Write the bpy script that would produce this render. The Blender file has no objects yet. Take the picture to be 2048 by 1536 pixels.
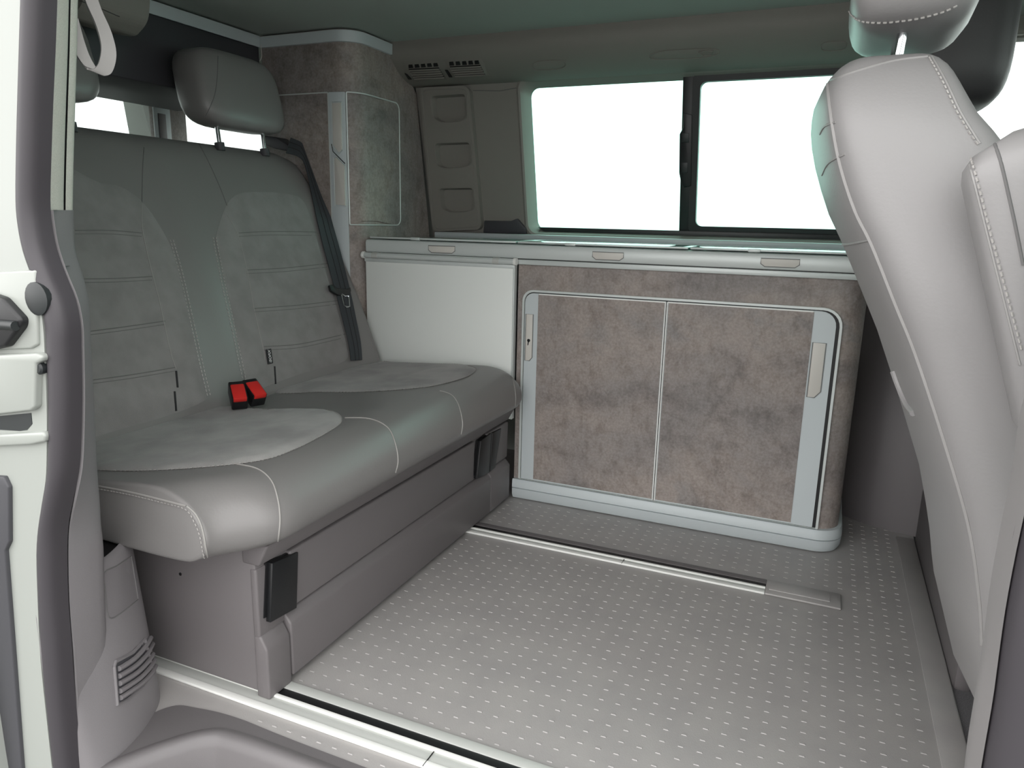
import bpy, bmesh, math, random
from mathutils import Vector, Matrix
from mathutils.bvhtree import BVHTree
from mathutils.geometry import delaunay_2d_cdt
random.seed(7)
SC = bpy.context.scene
COL = SC.collection
# ------------------------------------------------------------------ camera, world, exposure
FPX = 1451.0
CAM = Vector((0.78918, -1.91278, 0.82134))
EUL = (1.3487, -0.0211, 0.4094)
cd = bpy.data.cameras.new('camera'); cam = bpy.data.objects.new('camera', cd); COL.objects.link(cam)
cam.location = CAM; cam.rotation_euler = EUL
cd.sensor_fit = 'HORIZONTAL'; cd.sensor_width = 36; cd.lens = FPX / 2048 * 36; cd.clip_start = 0.02
SC.camera = cam
w = bpy.data.worlds.new('overcast'); SC.world = w; w.use_nodes = True
w.node_tree.nodes['Background'].inputs[0].default_value = (1.0, 0.99, 0.98, 1)
w.node_tree.nodes['Background'].inputs[1].default_value = 1.9
vs = SC.view_settings
vs.view_transform = 'Standard'; vs.look = 'None'; vs.exposure = 0.92; vs.gamma = 1.0; vs.use_curve_mapping = False
SC.cycles.max_bounces = 10; SC.cycles.diffuse_bounces = 6; SC.cycles.transparent_max_bounces = 12

# ------------------------------------------------------------------ pixel -> place
from mathutils import Euler
MROT = Euler(EUL, 'XYZ').to_matrix()
def ray(px, py): return MROT @ Vector(((px - 1024) / FPX, -(py - 768) / FPX, -1.0))
def at(px, py, ax, v):
    r = ray(px, py); k = 'XYZ'.index(ax); return CAM + r * ((v - CAM[k]) / r[k])
def atp(px, py, p0, n):
    r = ray(px, py); n = Vector(n); return CAM + r * ((Vector(p0) - CAM).dot(n) / r.dot(n))
def lerp(a, b, t): return a + (b - a) * t
def interp(x, xs, ys):
    if x <= xs[0]: return ys[0]
    for i in range(len(xs) - 1):
        if x <= xs[i + 1]: return lerp(ys[i], ys[i + 1], (x - xs[i]) / (xs[i + 1] - xs[i]))
    return ys[-1]
def smooth(t): t = max(0.0, min(1.0, t)); return t * t * (3 - 2 * t)

# ------------------------------------------------------------------ materials
def lin(c):
    return tuple(((v / 255) / 12.92 if v / 255 <= 0.04045 else ((v / 255 + 0.055) / 1.055) ** 2.4) for v in c)
def mat(name, c, rough=0.5, metal=0.0, bump=None, mottle=None, spec=0.5, coat=0.0, sheen=0.0):
    m = bpy.data.materials.new(name); m.use_nodes = True
    nt = m.node_tree; b = nt.nodes['Principled BSDF']
    b.inputs['Base Color'].default_value = (*lin(c), 1)
    b.inputs['Roughness'].default_value = rough; b.inputs['Metallic'].default_value = metal
    b.inputs['Specular IOR Level'].default_value = spec; b.inputs['Coat Weight'].default_value = coat
    b.inputs['Sheen Weight'].default_value = sheen
    tc = nt.nodes.new('ShaderNodeTexCoord')
    if bump:
        n = nt.nodes.new('ShaderNodeTexNoise'); n.inputs['Scale'].default_value = bump[0]; n.inputs['Detail'].default_value = 4
        nt.links.new(tc.outputs['Object'], n.inputs['Vector'])
        bp = nt.nodes.new('ShaderNodeBump'); bp.inputs['Strength'].default_value = bump[1]; bp.inputs['Distance'].default_value = 0.002
        nt.links.new(n.outputs['Fac'], bp.inputs['Height']); nt.links.new(bp.outputs['Normal'], b.inputs['Normal'])
    if mottle:
        c2, sc = mottle[0], mottle[1]
        n = nt.nodes.new('ShaderNodeTexNoise'); n.inputs['Scale'].default_value = sc; n.inputs['Detail'].default_value = 6
        nt.links.new(tc.outputs['Object'], n.inputs['Vector'])
        r = nt.nodes.new('ShaderNodeValToRGB'); r.color_ramp.elements[0].position = 0.35; r.color_ramp.elements[1].position = 0.65
        r.color_ramp.elements[0].color = (*lin(c), 1); r.color_ramp.elements[1].color = (*lin(c2), 1)
        nt.links.new(n.outputs['Fac'], r.inputs['Fac']); nt.links.new(r.outputs['Color'], b.inputs['Base Color'])
    return m
def stone_mat():
    m = bpy.data.materials.new('stone_laminate'); m.use_nodes = True
    nt = m.node_tree; b = nt.nodes['Principled BSDF']; b.inputs['Roughness'].default_value = 0.55
    tc = nt.nodes.new('ShaderNodeTexCoord')
    def noise(scale, detail, rough, sx=1, sz=1, dist=0.0):
        mp = nt.nodes.new('ShaderNodeMapping'); mp.inputs['Scale'].default_value = (sx, sx, sz)
        nt.links.new(tc.outputs['Object'], mp.inputs['Vector'])
        n = nt.nodes.new('ShaderNodeTexNoise'); n.inputs['Scale'].default_value = scale; n.inputs['Detail'].default_value = detail
        n.inputs['Roughness'].default_value = rough; n.inputs['Distortion'].default_value = dist
        nt.links.new(mp.outputs['Vector'], n.inputs['Vector']); return n
    def ramp(n, stops):
        r = nt.nodes.new('ShaderNodeValToRGB'); e = r.color_ramp.elements
        while len(e) < len(stops): e.new(0.5)
        for q, (p, c) in zip(e, stops): q.position = p; q.color = (*lin(c), 1) if len(c) == 3 else c
        nt.links.new(n.outputs['Fac'], r.inputs['Fac']); return r
    big = ramp(noise(3.2, 6, 0.62, 1, 1.5, 0.4), [(0.28, (128, 124, 123)), (0.45, (150, 143, 140)), (0.58, (164, 154, 148)), (0.72, (140, 138, 138))])
    dark = ramp(noise(6, 12, 0.78, 1, 1.3, 0.4), [(0.50, (255, 255, 255)), (0.68, (200, 196, 195))])
    streak = ramp(noise(40, 6, 0.7, 1, 0.55), [(0.48, (255, 255, 255)), (0.75, (206, 201, 198))])
    fine = ramp(noise(150, 3, 0.6), [(0.35, (226, 224, 222)), (0.65, (255, 255, 255))])
    prev = big
    for k in (dark, streak, fine):
        mx = nt.nodes.new('ShaderNodeMix'); mx.data_type = 'RGBA'; mx.blend_type = 'MULTIPLY'; mx.inputs[0].default_value = 0.9
        nt.links.new(prev.outputs['Color'] if prev.type != 'MIX' else prev.outputs[2], mx.inputs[6])
        nt.links.new(k.outputs['Color'], mx.inputs[7]); prev = mx
    nt.links.new(prev.outputs[2], b.inputs['Base Color'])
    return m
def glass_mat(name, tint, refl=0.5):
    m = bpy.data.materials.new(name); m.use_nodes = True; nt = m.node_tree
    nt.nodes.remove(nt.nodes['Principled BSDF']); out = nt.nodes['Material Output']
    t = nt.nodes.new('ShaderNodeBsdfTransparent'); t.inputs[0].default_value = (*tint, 1)
    g = nt.nodes.new('ShaderNodeBsdfGlossy'); g.inputs['Roughness'].default_value = 0.02
    lw = nt.nodes.new('ShaderNodeLayerWeight'); lw.inputs[0].default_value = 0.5
    pw = nt.nodes.new('ShaderNodeMath'); pw.operation = 'POWER'; pw.inputs[1].default_value = 4.0; nt.links.new(lw.outputs['Facing'], pw.inputs[0])
    f = nt.nodes.new('ShaderNodeMath'); f.operation = 'MULTIPLY_ADD'; f.inputs[1].default_value = 0.6; f.inputs[2].default_value = 0.03; nt.links.new(pw.outputs[0], f.inputs[0])
    mx = nt.nodes.new('ShaderNodeMixShader'); nt.links.new(f.outputs[0], mx.inputs[0])
    nt.links.new(t.outputs[0], mx.inputs[1]); nt.links.new(g.outputs[0], mx.inputs[2]); nt.links.new(mx.outputs[0], out.inputs[0])
    return m
M = dict(
    stone=stone_mat(),
    floor=mat('grey_vinyl', (161, 158, 157), 0.46, bump=(420, 0.12), mottle=((167, 164, 162), 12)),
    stud=mat('vinyl_stud', (166, 163, 162), 0.42),
    silver=mat('satin_silver', (206, 212, 210), 0.38, 0.15),
    silver_paint=mat('silver_grey_paint', (196, 204, 206), 0.45, 0.05),
    alu=mat('aluminium', (238, 239, 235), 0.4, 0.0),
    alu_dull=mat('aluminium_dull', (196, 198, 194), 0.4, 0.1),
    chrome=mat('chrome', (215, 218, 220), 0.08, 1.0),
    handle=mat('handle_plastic', (208, 205, 198), 0.45),
    white_table=mat('white_laminate', (232, 236, 232), 0.5),
    leather=mat('grey_leather', (147, 145, 145), 0.42, bump=(260, 0.10)),
    leather_bench_shade=mat('grey_leather_bench_shade', (124, 122, 121), 0.38, bump=(260, 0.08)),  # bench: same leather as the front seat, its dimmer light put into the colour
    suede=mat('grey_suede', (134, 132, 131), 0.95, bump=(600, 0.3), mottle=((162, 160, 158), 9), sheen=0.15),
    leather_far_shade=mat('grey_leather_far_shade', (62, 61, 62), 0.5, bump=(260, 0.10)),  # far front seat: same grey leather, cab shade painted in as charcoal
    suede_back=mat('grey_suede_back', (128, 126, 125), 0.95, bump=(600, 0.3), mottle=((138, 136, 135), 20), sheen=0.15),
    quilt=mat('quilt_line', (112, 111, 110), 0.9),
    seam=mat('seam_thread', (150, 148, 145), 0.8),
    thread=mat('light_thread', (176, 173, 170), 0.8),
    welt=mat('leather_welt', (150, 148, 147), 0.45),
    pillar_light=mat('light_pillar_edge', (138, 135, 135), 0.5),
    seam_dark=mat('seam_dark', (108, 107, 107), 0.8),
    plastic=mat('grey_plastic', (106, 102, 103), 0.5, bump=(700, 0.12)),
    plastic_pillar=mat('pillar_plastic', (122, 119, 121), 0.5, bump=(700, 0.12)),
    plastic_dark=mat('dark_grey_plastic', (66, 66, 70), 0.55),
    step=mat('step_plastic', (104, 101, 102), 0.42, bump=(700, 0.1)),
    cover=mat('pillar_cover', (128, 125, 127), 0.5, bump=(700, 0.1)),
    trim=mat('warm_grey_trim', (132, 129, 123), 0.6, bump=(500, 0.15)),
    headliner=mat('headliner', (168, 175, 169), 0.9, bump=(300, 0.15)),
    fleck=mat('flecked_cover', (214, 214, 204), 0.7, bump=(900, 0.3), mottle=((200, 200, 190), 600)),
    white_paint=mat('white_paint', (152, 156, 151), 0.3, coat=0.15),
    rubber=mat('black_rubber', (36, 40, 41), 0.45),
    rubber_grey=mat('grey_rubber', (60, 57, 61), 0.5),
    black=mat('black_plastic', (24, 25, 27), 0.4),
    slot=mat('black_slot', (22, 22, 24), 0.5),
    groove=mat('groove_grey', (120, 122, 120), 0.5),
    red=mat('red_plastic', (206, 44, 40), 0.4),
    belt=mat('belt_webbing', (58, 62, 66), 0.7, bump=(900, 0.3)),
    tag=mat('tag_cloth', (38, 38, 40), 0.8),
    letter=mat('white_letter', (225, 225, 225), 0.7),
    frame_black=mat('window_frame_black', (30, 34, 34), 0.45),
    carpet=mat('grey_carpet', (96, 94, 96), 1.0, bump=(900, 0.8), mottle=((120, 118, 120), 500)),
    strap=mat('light_strap', (172, 170, 168), 0.6),
    ground=mat('grey_asphalt', (92, 92, 90), 0.9, bump=(30, 0.2)),
    glass=glass_mat('green_tinted_glass', (0.68, 0.91, 0.845)),
    rear_glass=glass_mat('rear_grey_glass', (0.66, 0.70, 0.685)),
    clear=glass_mat('front_glass', (0.90, 0.96, 0.94)),
    lid=mat('lid_glass', (120, 140, 136), 0.12, coat=0.6),
)

# ------------------------------------------------------------------ mesh helpers
def V(*a): return Vector(a)
def add_loft(bm, rows, closed=False, cap0=False, cap1=False, flip=False):
    vs_ = [[bm.verts.new(p) for p in r] for r in rows]
    n = len(rows[0]); m_ = n if closed else n - 1
    for i in range(len(rows) - 1):
        for j in range(m_):
            q = (vs_[i][j], vs_[i][(j + 1) % n], vs_[i + 1][(j + 1) % n], vs_[i + 1][j])
            try: bm.faces.new(q if not flip else q[::-1])
            except ValueError: pass
    if cap0: bm.faces.new(vs_[0][::-1])
    if cap1: bm.faces.new(vs_[-1])
    return vs_
def merge(bm, src):
    me = bpy.data.meshes.new('tmp'); src.to_mesh(me); bm.from_mesh(me); bpy.data.meshes.remove(me); src.free()
def add_prism(bm, pts, vec, r=0.0, seg=2):
    t = bmesh.new(); vec = Vector(vec)
    a = [t.verts.new(p) for p in pts]; b = [t.verts.new(Vector(p) + vec) for p in pts]
    n = len(pts); t.faces.new(a[::-1]); t.faces.new(b)
    for i in range(n): t.faces.new((a[i], a[(i + 1) % n], b[(i + 1) % n], b[i]))
    bmesh.ops.recalc_face_normals(t, faces=t.faces)
    if r: bmesh.ops.bevel(t, geom=list(t.edges), offset=r, segments=seg, profile=0.5, affect='EDGES', clamp_overlap=True)
    merge(bm, t)
def add_box(bm, lo, hi, r=0.0, seg=2):
    x0, y0, z0 = lo; x1, y1, z1 = hi
    add_prism(bm, [(x0, y0, z0), (x1, y0, z0), (x1, y1, z0), (x0, y1, z0)], (0, 0, z1 - z0), r, seg)
def add_tube(bm, pts, r, n=8, closed=False, cap=True, ry=None, up=None):
    pts = [Vector(p) for p in pts]; rows = []; N = len(pts)
    ref = Vector(up) if up else None
    for i, p in enumerate(pts):
        if closed: t = (pts[(i + 1) % N] - pts[i - 1])
        else: t = pts[min(i + 1, N - 1)] - pts[max(i - 1, 0)]
        t.normalize()
        if ref is None:
            ref = Vector((0, 0, 1)) if abs(t.z) < 0.9 else Vector((1, 0, 0))
        a = (ref - t * ref.dot(t)).normalized(); b = t.cross(a)
        if not up: ref = a
        rr = r[i] if isinstance(r, (list, tuple)) else r
        rb = ry if ry else rr
        rows.append([p + a * (math.cos(2 * math.pi * k / n) * rr) + b * (math.sin(2 * math.pi * k / n) * rb) for k in range(n)])
    if closed: rows.append(rows[0]); cap = False
    add_loft(bm, rows, closed=True, cap0=cap, cap1=cap)
    if closed: bmesh.ops.remove_doubles(bm, verts=bm.verts, dist=1e-6)
def spline(pts, n=8, closed=False):
    pts = [Vector(p) for p in pts]; out = []; N = len(pts)
    segs = N if closed else N - 1
    for i in range(segs):
        if closed: p0, p1, p2, p3 = pts[i - 1], pts[i], pts[(i + 1) % N], pts[(i + 2) % N]
        else: p0, p1, p2, p3 = pts[max(i - 1, 0)], pts[i], pts[i + 1], pts[min(i + 2, N - 1)]
        for k in range(n):
            t = k / n
            out.append(0.5 * ((2 * p1) + (p2 - p0) * t + (2 * p0 - 5 * p1 + 4 * p2 - p3) * t * t + (3 * p1 - p0 - 3 * p2 + p3) * t ** 3))
    if not closed: out.append(pts[-1])
    return out
def rrect(x0, y0, x1, y1, r, n=6):
    if not isinstance(r, (list, tuple)): r = (r,) * 4
    out = []
    for (cx, cy, a0), q in zip(((x0 + r[0], y0 + r[0], 180), (x1 - r[1], y0 + r[1], 270), (x1 - r[2], y1 - r[2], 0), (x0 + r[3], y1 - r[3], 90)), r):
        for k in range(n + 1):
            a = math.radians(a0 + 90 * k / n); out.append((cx + q * math.cos(a), cy + q * math.sin(a)))
    return out
def in_poly(p, poly):
    x, y = p; c = False; j = len(poly) - 1
    for i in range(len(poly)):
        xi, yi = poly[i]; xj, yj = poly[j]
        if (yi > y) != (yj > y) and x < (xj - xi) * (y - yi) / (yj - yi) + xi: c = not c
        j = i
    return c
def dist_poly(p, poly):
    p = Vector(p); best = 9
    for i in range(len(poly)):
        a = Vector(poly[i - 1]); b = Vector(poly[i]); ab = b - a; L = ab.length_squared
        t = 0 if L == 0 else max(0, min(1, (p - a).dot(ab) / L)); best = min(best, (a + ab * t - p).length)
    return best
def fill2d(outer, holes=(), grid=0):
    pts = [Vector(p) for p in outer]; edges = [(i, (i + 1) % len(outer)) for i in range(len(outer))]
    for h in holes:
        o = len(pts); pts += [Vector(p) for p in h]; edges += [(o + i, o + (i + 1) % len(h)) for i in range(len(h))]
    if grid:
        xs = [p[0] for p in outer]; ys = [p[1] for p in outer]
        nx = int((max(xs) - min(xs)) / grid); ny = int((max(ys) - min(ys)) / grid)
        for i in range(1, nx + 1):
            for j in range(1, ny + 1):
                q = (min(xs) + i * grid, min(ys) + j * grid)
                if in_poly(q, outer) and dist_poly(q, outer) > grid * 0.35 and not any(in_poly(q, h) for h in holes): pts.append(Vector(q))
    v, e, f, *_ = delaunay_2d_cdt(pts, edges, [], 0, 1e-7)
    keep = []
    for t in f:
        c = sum((v[i] for i in t), Vector((0, 0))) / len(t)
        if in_poly(c, outer) and not any(in_poly(c, h) for h in holes): keep.append(t)
    return v, keep
def link(name, bm, m, parent=None, smooth_=True, ang=40, recalc=True):
    if recalc: bmesh.ops.recalc_face_normals(bm, faces=bm.faces)
    me = bpy.data.meshes.new(name); bm.to_mesh(me); bm.free()
    if smooth_: me.shade_smooth(); me.set_sharp_from_angle(angle=math.radians(ang))
    me.materials.append(M[m]); o = bpy.data.objects.new(name, me); COL.objects.link(o)
    if parent:
        o.parent = parent; o.matrix_parent_inverse = Matrix.Translation(-parent.location) if parent.type == 'EMPTY' else Matrix.Identity(4)
    return o
def thing(name, label, cat, loc=(0, 0, 0), group=None):
    o = bpy.data.objects.new(name, None); COL.objects.link(o); o.location = loc; o.empty_display_size = 0.05
    o['label'] = label; o['category'] = cat
    if group: o['group'] = group
    return o
def tag(o, label, cat, group=None):
    o['label'] = label; o['category'] = cat
    if group: o['group'] = group
    return o
def struct(o): o['kind'] = 'structure'; return o
def box(name, lo, hi, m, parent=None, r=0.0, seg=2):
    bm = bmesh.new(); add_box(bm, lo, hi, r, seg); return link(name, bm, m, parent)
def prism(name, pts, vec, m, parent=None, r=0.0, seg=2):
    bm = bmesh.new(); add_prism(bm, pts, vec, r, seg); return link(name, bm, m, parent)
def tube(name, pts, r, m, parent=None, n=8, closed=False, ry=None, up=None):
    bm = bmesh.new(); add_tube(bm, pts, r, n, closed, ry=ry, up=up); return link(name, bm, m, parent)
def bvh(*objs):
    vs_ = []; fs = []
    for o in objs:
        b = len(vs_); vs_ += [v.co.copy() for v in o.data.vertices]; fs += [[b + i for i in p.vertices] for p in o.data.polygons]
    return BVHTree.FromPolygons(vs_, fs)
def hit(tree, px, py, off=0.0):
    d = ray(px, py).normalized(); loc, n, i, t = tree.ray_cast(CAM, d)
    if loc is None: return None
    if n.dot(d) > 0: n = -n
    return loc + n * off
def trace(tree, pxs, off=0.0, n=6):
    c = spline([Vector((*p, 0)) for p in pxs], n); out = []
    for p in c:
        h = hit(tree, p.x, p.y, off)
        if h is not None: out.append(h)
    return out
def seam(name, tree, pxs, m, parent, r=0.0012, off=0.0003, n=6):
    pts = trace(tree, pxs, off, n)
    return tube(name, pts, r, m, parent, n=5) if len(pts) > 1 else None
def stitches(name, tree, pxs, m, parent, step=0.008, ln=0.0048, r=0.0011, off=0.001, side=0.0):
    pts = trace(tree, pxs, off, 14); bm = bmesh.new(); acc = 0.0
    for a, b in zip(pts, pts[1:]):
        L = (b - a).length
        if L < 1e-6: continue
        d = (b - a) / L; s = step - acc if acc else 0
        while s < L:
            p = a + d * s; add_tube(bm, [p, p + d * ln], r, 4); s += step
        acc = (L - (s - step)) % step if L else acc
    return link(name, bm, m, parent) if len(bm.verts) else (bm.free())
def patch(name, tree, outline3d, nrm, h, m, parent, grid=0.02, edge=0.012, base=0.0006, relief=None):
    """upholstery / trim panel lying on a surface: outline points, projection direction, raised by h"""
    nrm = Vector(nrm).normalized()
    ax = Vector((0, 1, 0)) if abs(nrm.y) < 0.9 else Vector((1, 0, 0))
    u = (ax - nrm * ax.dot(nrm)).normalized(); v = nrm.cross(u)
    poly = [(p.dot(u), p.dot(v)) for p in outline3d]; c = sum((p.dot(nrm) for p in outline3d)) / len(outline3d)
    pts, tris = fill2d(poly, (), grid); bm = bmesh.new(); vv = []
    for q in pts:
        o = u * q[0] + v * q[1] + nrm * (c + 0.35)
        loc, n, i, t = tree.ray_cast(o, -nrm)
        if loc is None: loc = u * q[0] + v * q[1] + nrm * c; n = nrm
        d = dist_poly(q, poly); k = smooth(d / edge)
        hh = base + h * k
        if relief: hh += relief(loc) * k
        vv.append(bm.verts.new(loc + nrm * hh))
    for t in tris:
        try: bm.faces.new([vv[i] for i in t])
        except ValueError: pass
    bmesh.ops.recalc_face_normals(bm, faces=bm.faces)
    if sum((f.normal.dot(nrm) for f in bm.faces)) < 0: bmesh.ops.reverse_faces(bm, faces=bm.faces)
    return link(name, bm, m, parent, recalc=False)

CEIL = 1.35
# ================================================================== SETTING
# ---- outside ground
g = box('ground', (-14, -14, -0.62), (14, 14, -0.57), 'ground'); struct(g)

# ---- floor with the entry step well
rim = [V(-0.155, -1.34, 0), V(-0.132, -1.283, 0), V(-0.095, -1.215, 0), V(-0.052, -1.165, 0), V(0.0, -1.152, 0), V(0.15, -1.150, 0), V(0.5, -1.150, 0), V(0.86, -1.150, 0), V(0.905, -1.165, 0), V(0.925, -1.21, 0), V(0.93, -1.34, 0)]
rimc = spline(rim, 6)
outer = [(-1.85, -1.34), *[(p.x, p.y) for p in rimc], (1.0785, -1.34), (1.0785, 0.43), (-1.85, 0.43)]
v2, f2 = fill2d(outer)
bm = bmesh.new(); vv = [bm.verts.new((p.x, p.y, 0)) for p in v2]
for t in f2: bm.faces.new([vv[i] for i in t])
bmesh.ops.recalc_face_normals(bm, faces=bm.faces)
if sum(f.normal.z for f in bm.faces) < 0: bmesh.ops.reverse_faces(bm, faces=bm.faces)
ext = bmesh.ops.extrude_face_region(bm, geom=list(bm.faces))
bmesh.ops.translate(bm, vec=(0, 0, -0.04), verts=[e for e in ext['geom'] if isinstance(e, bmesh.types.BMVert)])
floor = struct(link('floor', bm, 'floor', ang=30))
# step well
def offs(pts, d):
    out = []
    for i, p in enumerate(pts):
        t = (pts[min(i + 1, len(pts) - 1)] - pts[max(i - 1, 0)]).normalized(); out.append(p + Vector((t.y, -t.x, 0)) * d)
    return out
rows = []
for d, z in ((-0.012, 0.0015), (-0.004, 0.0045), (0.004, 0.004), (0.011, -0.002), (0.016, -0.014), (0.022, -0.05), (0.034, -0.15), (0.045, -0.17), (0.07, -0.178)):
    rows.append([V(p.x, p.y, z) for p in offs(rimc, d)])
bm = bmesh.new(); add_loft(bm, rows); sw = link('step_well', bm, 'step', floor)
bm = bmesh.new(); add_box(bm, (-0.2, -1.36, -0.20), (0.96, -1.1, -0.176)); link('step_tread', bm, 'step', floor)
# smooth border between tread vinyl and step rim
lipc = spline([V(-0.22, -1.30, 0.0012), V(-0.185, -1.20, 0.0012), V(-0.160, -1.142, 0.0012), V(-0.12, -1.127, 0.0012), V(-0.035, -1.117, 0.0012), V(0.15, -1.121, 0.0012), V(0.93, -1.125, 0.0012)], 6)
inn = offs(rimc, -0.010)
poly = [(p.x, p.y) for p in lipc] + [(p.x, p.y) for p in reversed([q for q in inn if q.y > -1.31 and q.x < 0.9])]
v2, f2 = fill2d(poly); bm = bmesh.new(); vv = [bm.verts.new((p.x, p.y, 0.0012)) for p in v2]
for t in f2: bm.faces.new([vv[i] for i in t])
link('step_border', bm, 'step', floor)
# floor strip at the cab edge
prism('edge_strip', [V(1.034, -1.2, -0.001), V(1.077, -1.2, -0.001), V(1.077, 0.2, -0.001), V(1.034, 0.2, -0.001)], (0, 0, 0.003), 'floor', floor, r=0.001)
# raised tread marks
bm = bmesh.new()
ys = [-0.215 + 0.030 * k for k in range(18)] + [-0.330 - 0.030 * k for k in range(23)] + [-1.106, -0.245, -0.275, -0.305]
for y in ys:
    k = 0; x = -0.013 + (0.0 if y > -1.1 else 0.01)
    while x < 1.02:
        okx = not (y > -0.02 and x < 0.90) and not (y < -1.1 and x < -0.1)
        capz = (0.72 < x < 0.91 and -0.31 < y < -0.2)
        if y in (-0.245, -0.275, -0.305) and x < 0.90: okx = False
        if okx and not capz:
            p = [(x, y - 0.0017, 0), (x + 0.0095, y - 0.0017, 0), (x + 0.0095, y + 0.0017, 0), (x, y + 0.0017, 0)]
            t = [(x + 0.001, y - 0.0008, 0.0010), (x + 0.0085, y - 0.0008, 0.0010), (x + 0.0085, y + 0.0008, 0.0010), (x + 0.001, y + 0.0008, 0.0010)]
            add_loft(bm, [[Vector(q) for q in p], [Vector(q) for q in t]], closed=True, cap1=True)
        x += 0.030
o = link('tread_marks', bm, 'stud', floor, smooth_=False); o['kind'] = 'stuff'

# ---- roof, ceiling
bm = bmesh.new(); add_box(bm, (-1.95, -1.36, CEIL), (2.3, 0.50, CEIL + 0.06)); ceiling = struct(link('ceiling', bm, 'headliner'))
# ---- far side wall (upper trim, wall, window)
prof = [at(*p, 'X', -0.528) for p in ((781, 81), (781.5, 109), (789, 131), (802, 152), (818, 168), (833, 176))]
prof = [(p.y, min(p.z, CEIL)) for p in prof]; prof[0] = (prof[0][0], CEIL)
wt = prof[-1]; wb = at(865, 455, 'X', -0.528); wb = (wb.y, wb.z)
slope = (wb[0] - wt[0]) / (wb[1] - wt[1])
def wy(z): return wt[0] + (z - wt[1]) * slope
XW0, XW1 = -0.53, 1.03
bm = bmesh.new()
pc = spline([V(0, *q) for q in prof], 5)
rows = [[V(x, p.y, p.z) for p in pc] for x in (XW0, 0.0, 0.5, XW1)]
add_loft(bm, rows); wall_top = struct(link('trim_1', bm, 'trim'))
WP0 = V(0, wt[0], wt[1]); WN = V(0, -1, slope).normalized()
def onwall(px, py, d=0.0): return atp(px, py, WP0 - Vector((0, -1, 0)) * d, WN)
tl = onwall(1036, 158); bl = onwall(1054, 458)
WX0 = bl.x; WX0T = tl.x; WX1 = 0.985; WZ0 = onwall(1200, 475).z; WZ1 = onwall(1200, 148).z
ZB = 0.70
def win_loop(ins, n=6):
    L = rrect(0 + ins, WZ0 + ins, 1 - ins, WZ1 - ins, 0.035 - ins * 0.3, n); out = []
    for a, z in L:
        x0 = lerp(WX0, WX0T, (z - WZ0) / (WZ1 - WZ0)); x = lerp(x0, WX1, a) if False else (x0 + a if a < 0.5 else WX1 - (1 - a)); out.append((x, z))
    return out
wl = win_loop(0.0)
v2, f2 = fill2d([(XW0, ZB), (XW1, ZB), (XW1, wt[1]), (XW0, wt[1])], [wl])
bm = bmesh.new(); vv = [bm.verts.new((p.x, wy(p.y), p.y)) for p in v2]
for t in f2: bm.faces.new([vv[i] for i in t])
wall_far = struct(link('wall_far', bm, 'trim'))
# outer skin so that no light leaks
bm = bmesh.new(); v2, f2 = fill2d([(-1.95, -0.1), (1.0, -0.1), (1.0, CEIL + 0.02), (-1.95, CEIL + 0.02)], [win_loop(-0.012), [(-1.72, 0.80), (-0.95, 0.80), (-0.95, 1.22), (-1.72, 1.22)]])
vv = [bm.verts.new((p.x, wy(p.y) + 0.065 if p.y > 0.6 else wy(0.6) + 0.065, p.y)) for p in v2]
for t in f2: bm.faces.new([vv[i] for i in t])
struct(link('wall_outer', bm, 'white_paint'))
# window 1: reveal, frame, panes
win = thing('window_1', 'x', 'x', (0.3, wy(WZ0) + 0.02, WZ0)); del win['label']; del win['category']; win['kind'] = 'structure'
bm = bmesh.new(); rows = []
for ins, dy in ((-0.006, -0.004), (0.0, -0.007), (0.006, -0.004), (0.012, 0.012), (0.020, 0.055)):
    rows.append([V(x, wy(z) + dy, z) for x, z in win_loop(ins)])
add_loft(bm, rows, closed=True); link('reveal', bm, 'trim', win)
def ring(name, lo, li, y0, y1, m, parent):
    bm = bmesh.new(); rows = [[V(x, wy(z) + y0, z) for x, z in li], [V(x, wy(z) + y0, z) for x, z in lo], [V(x, wy(z) + y1, z) for x, z in lo], [V(x, wy(z) + y1, z) for x, z in li]]
    rows.append(rows[0]); add_loft(bm, rows, closed=True); bmesh.ops.remove_doubles(bm, verts=bm.verts, dist=1e-6); return link(name, bm, m, parent)
xm0 = onwall(1364, 300, 0.045).x; xm1 = onwall(1386, 300, 0.045).x
zlo = onwall(1250, 459, 0.05).z
# bottom black rail and post
bm = bmesh.new(); add_prism(bm, [V(WX0 + 0.06, wy(zlo) + 0.022, zlo - 0.016), V(WX1 - 0.01, wy(zlo) + 0.022, zlo - 0.016), V(WX1 - 0.01, wy(zlo) + 0.022, zlo + 0.001), V(WX0 + 0.03, wy(zlo) + 0.022, zlo + 0.001)], (0, 0.04, 0), 0.002); link('lower_rail', bm, 'frame_black', win)
zt_ = WZ1 - 0.012
def wq(x0, x1, z0, z1, d): return [V(x0, wy(z0) + d, z0), V(x1, wy(z0) + d, z0), V(x1, wy(z1) + d, z1), V(x0, wy(z1) + d, z1)]
prism('post', wq(xm0, xm1, zlo - 0.01, zt_, 0.030), (0, 0.025, 0), 'frame_black', win, r=0.002)
# sliding sash frame
sx0 = xm1 - 0.004; so = rrect(sx0, zlo, WX1 - 0.015, zt_, 0.012, 4); si = rrect(sx0 + 0.022, zlo + 0.016, WX1 - 0.035, zt_ - 0.018, 0.018, 4)
ring('sash_frame', so, si, 0.026, 0.046, 'frame_black', win)
# glass
prism('pane', wq(WX0 + 0.016, xm1, zlo - 0.004, WZ1 - 0.010, 0.050), (0, 0.004, 0), 'glass', win)
prism('pane', wq(xm1 - 0.002, WX1 - 0.012, zlo, zt_, 0.042), (0, 0.004, 0), 'glass', win)
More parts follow.
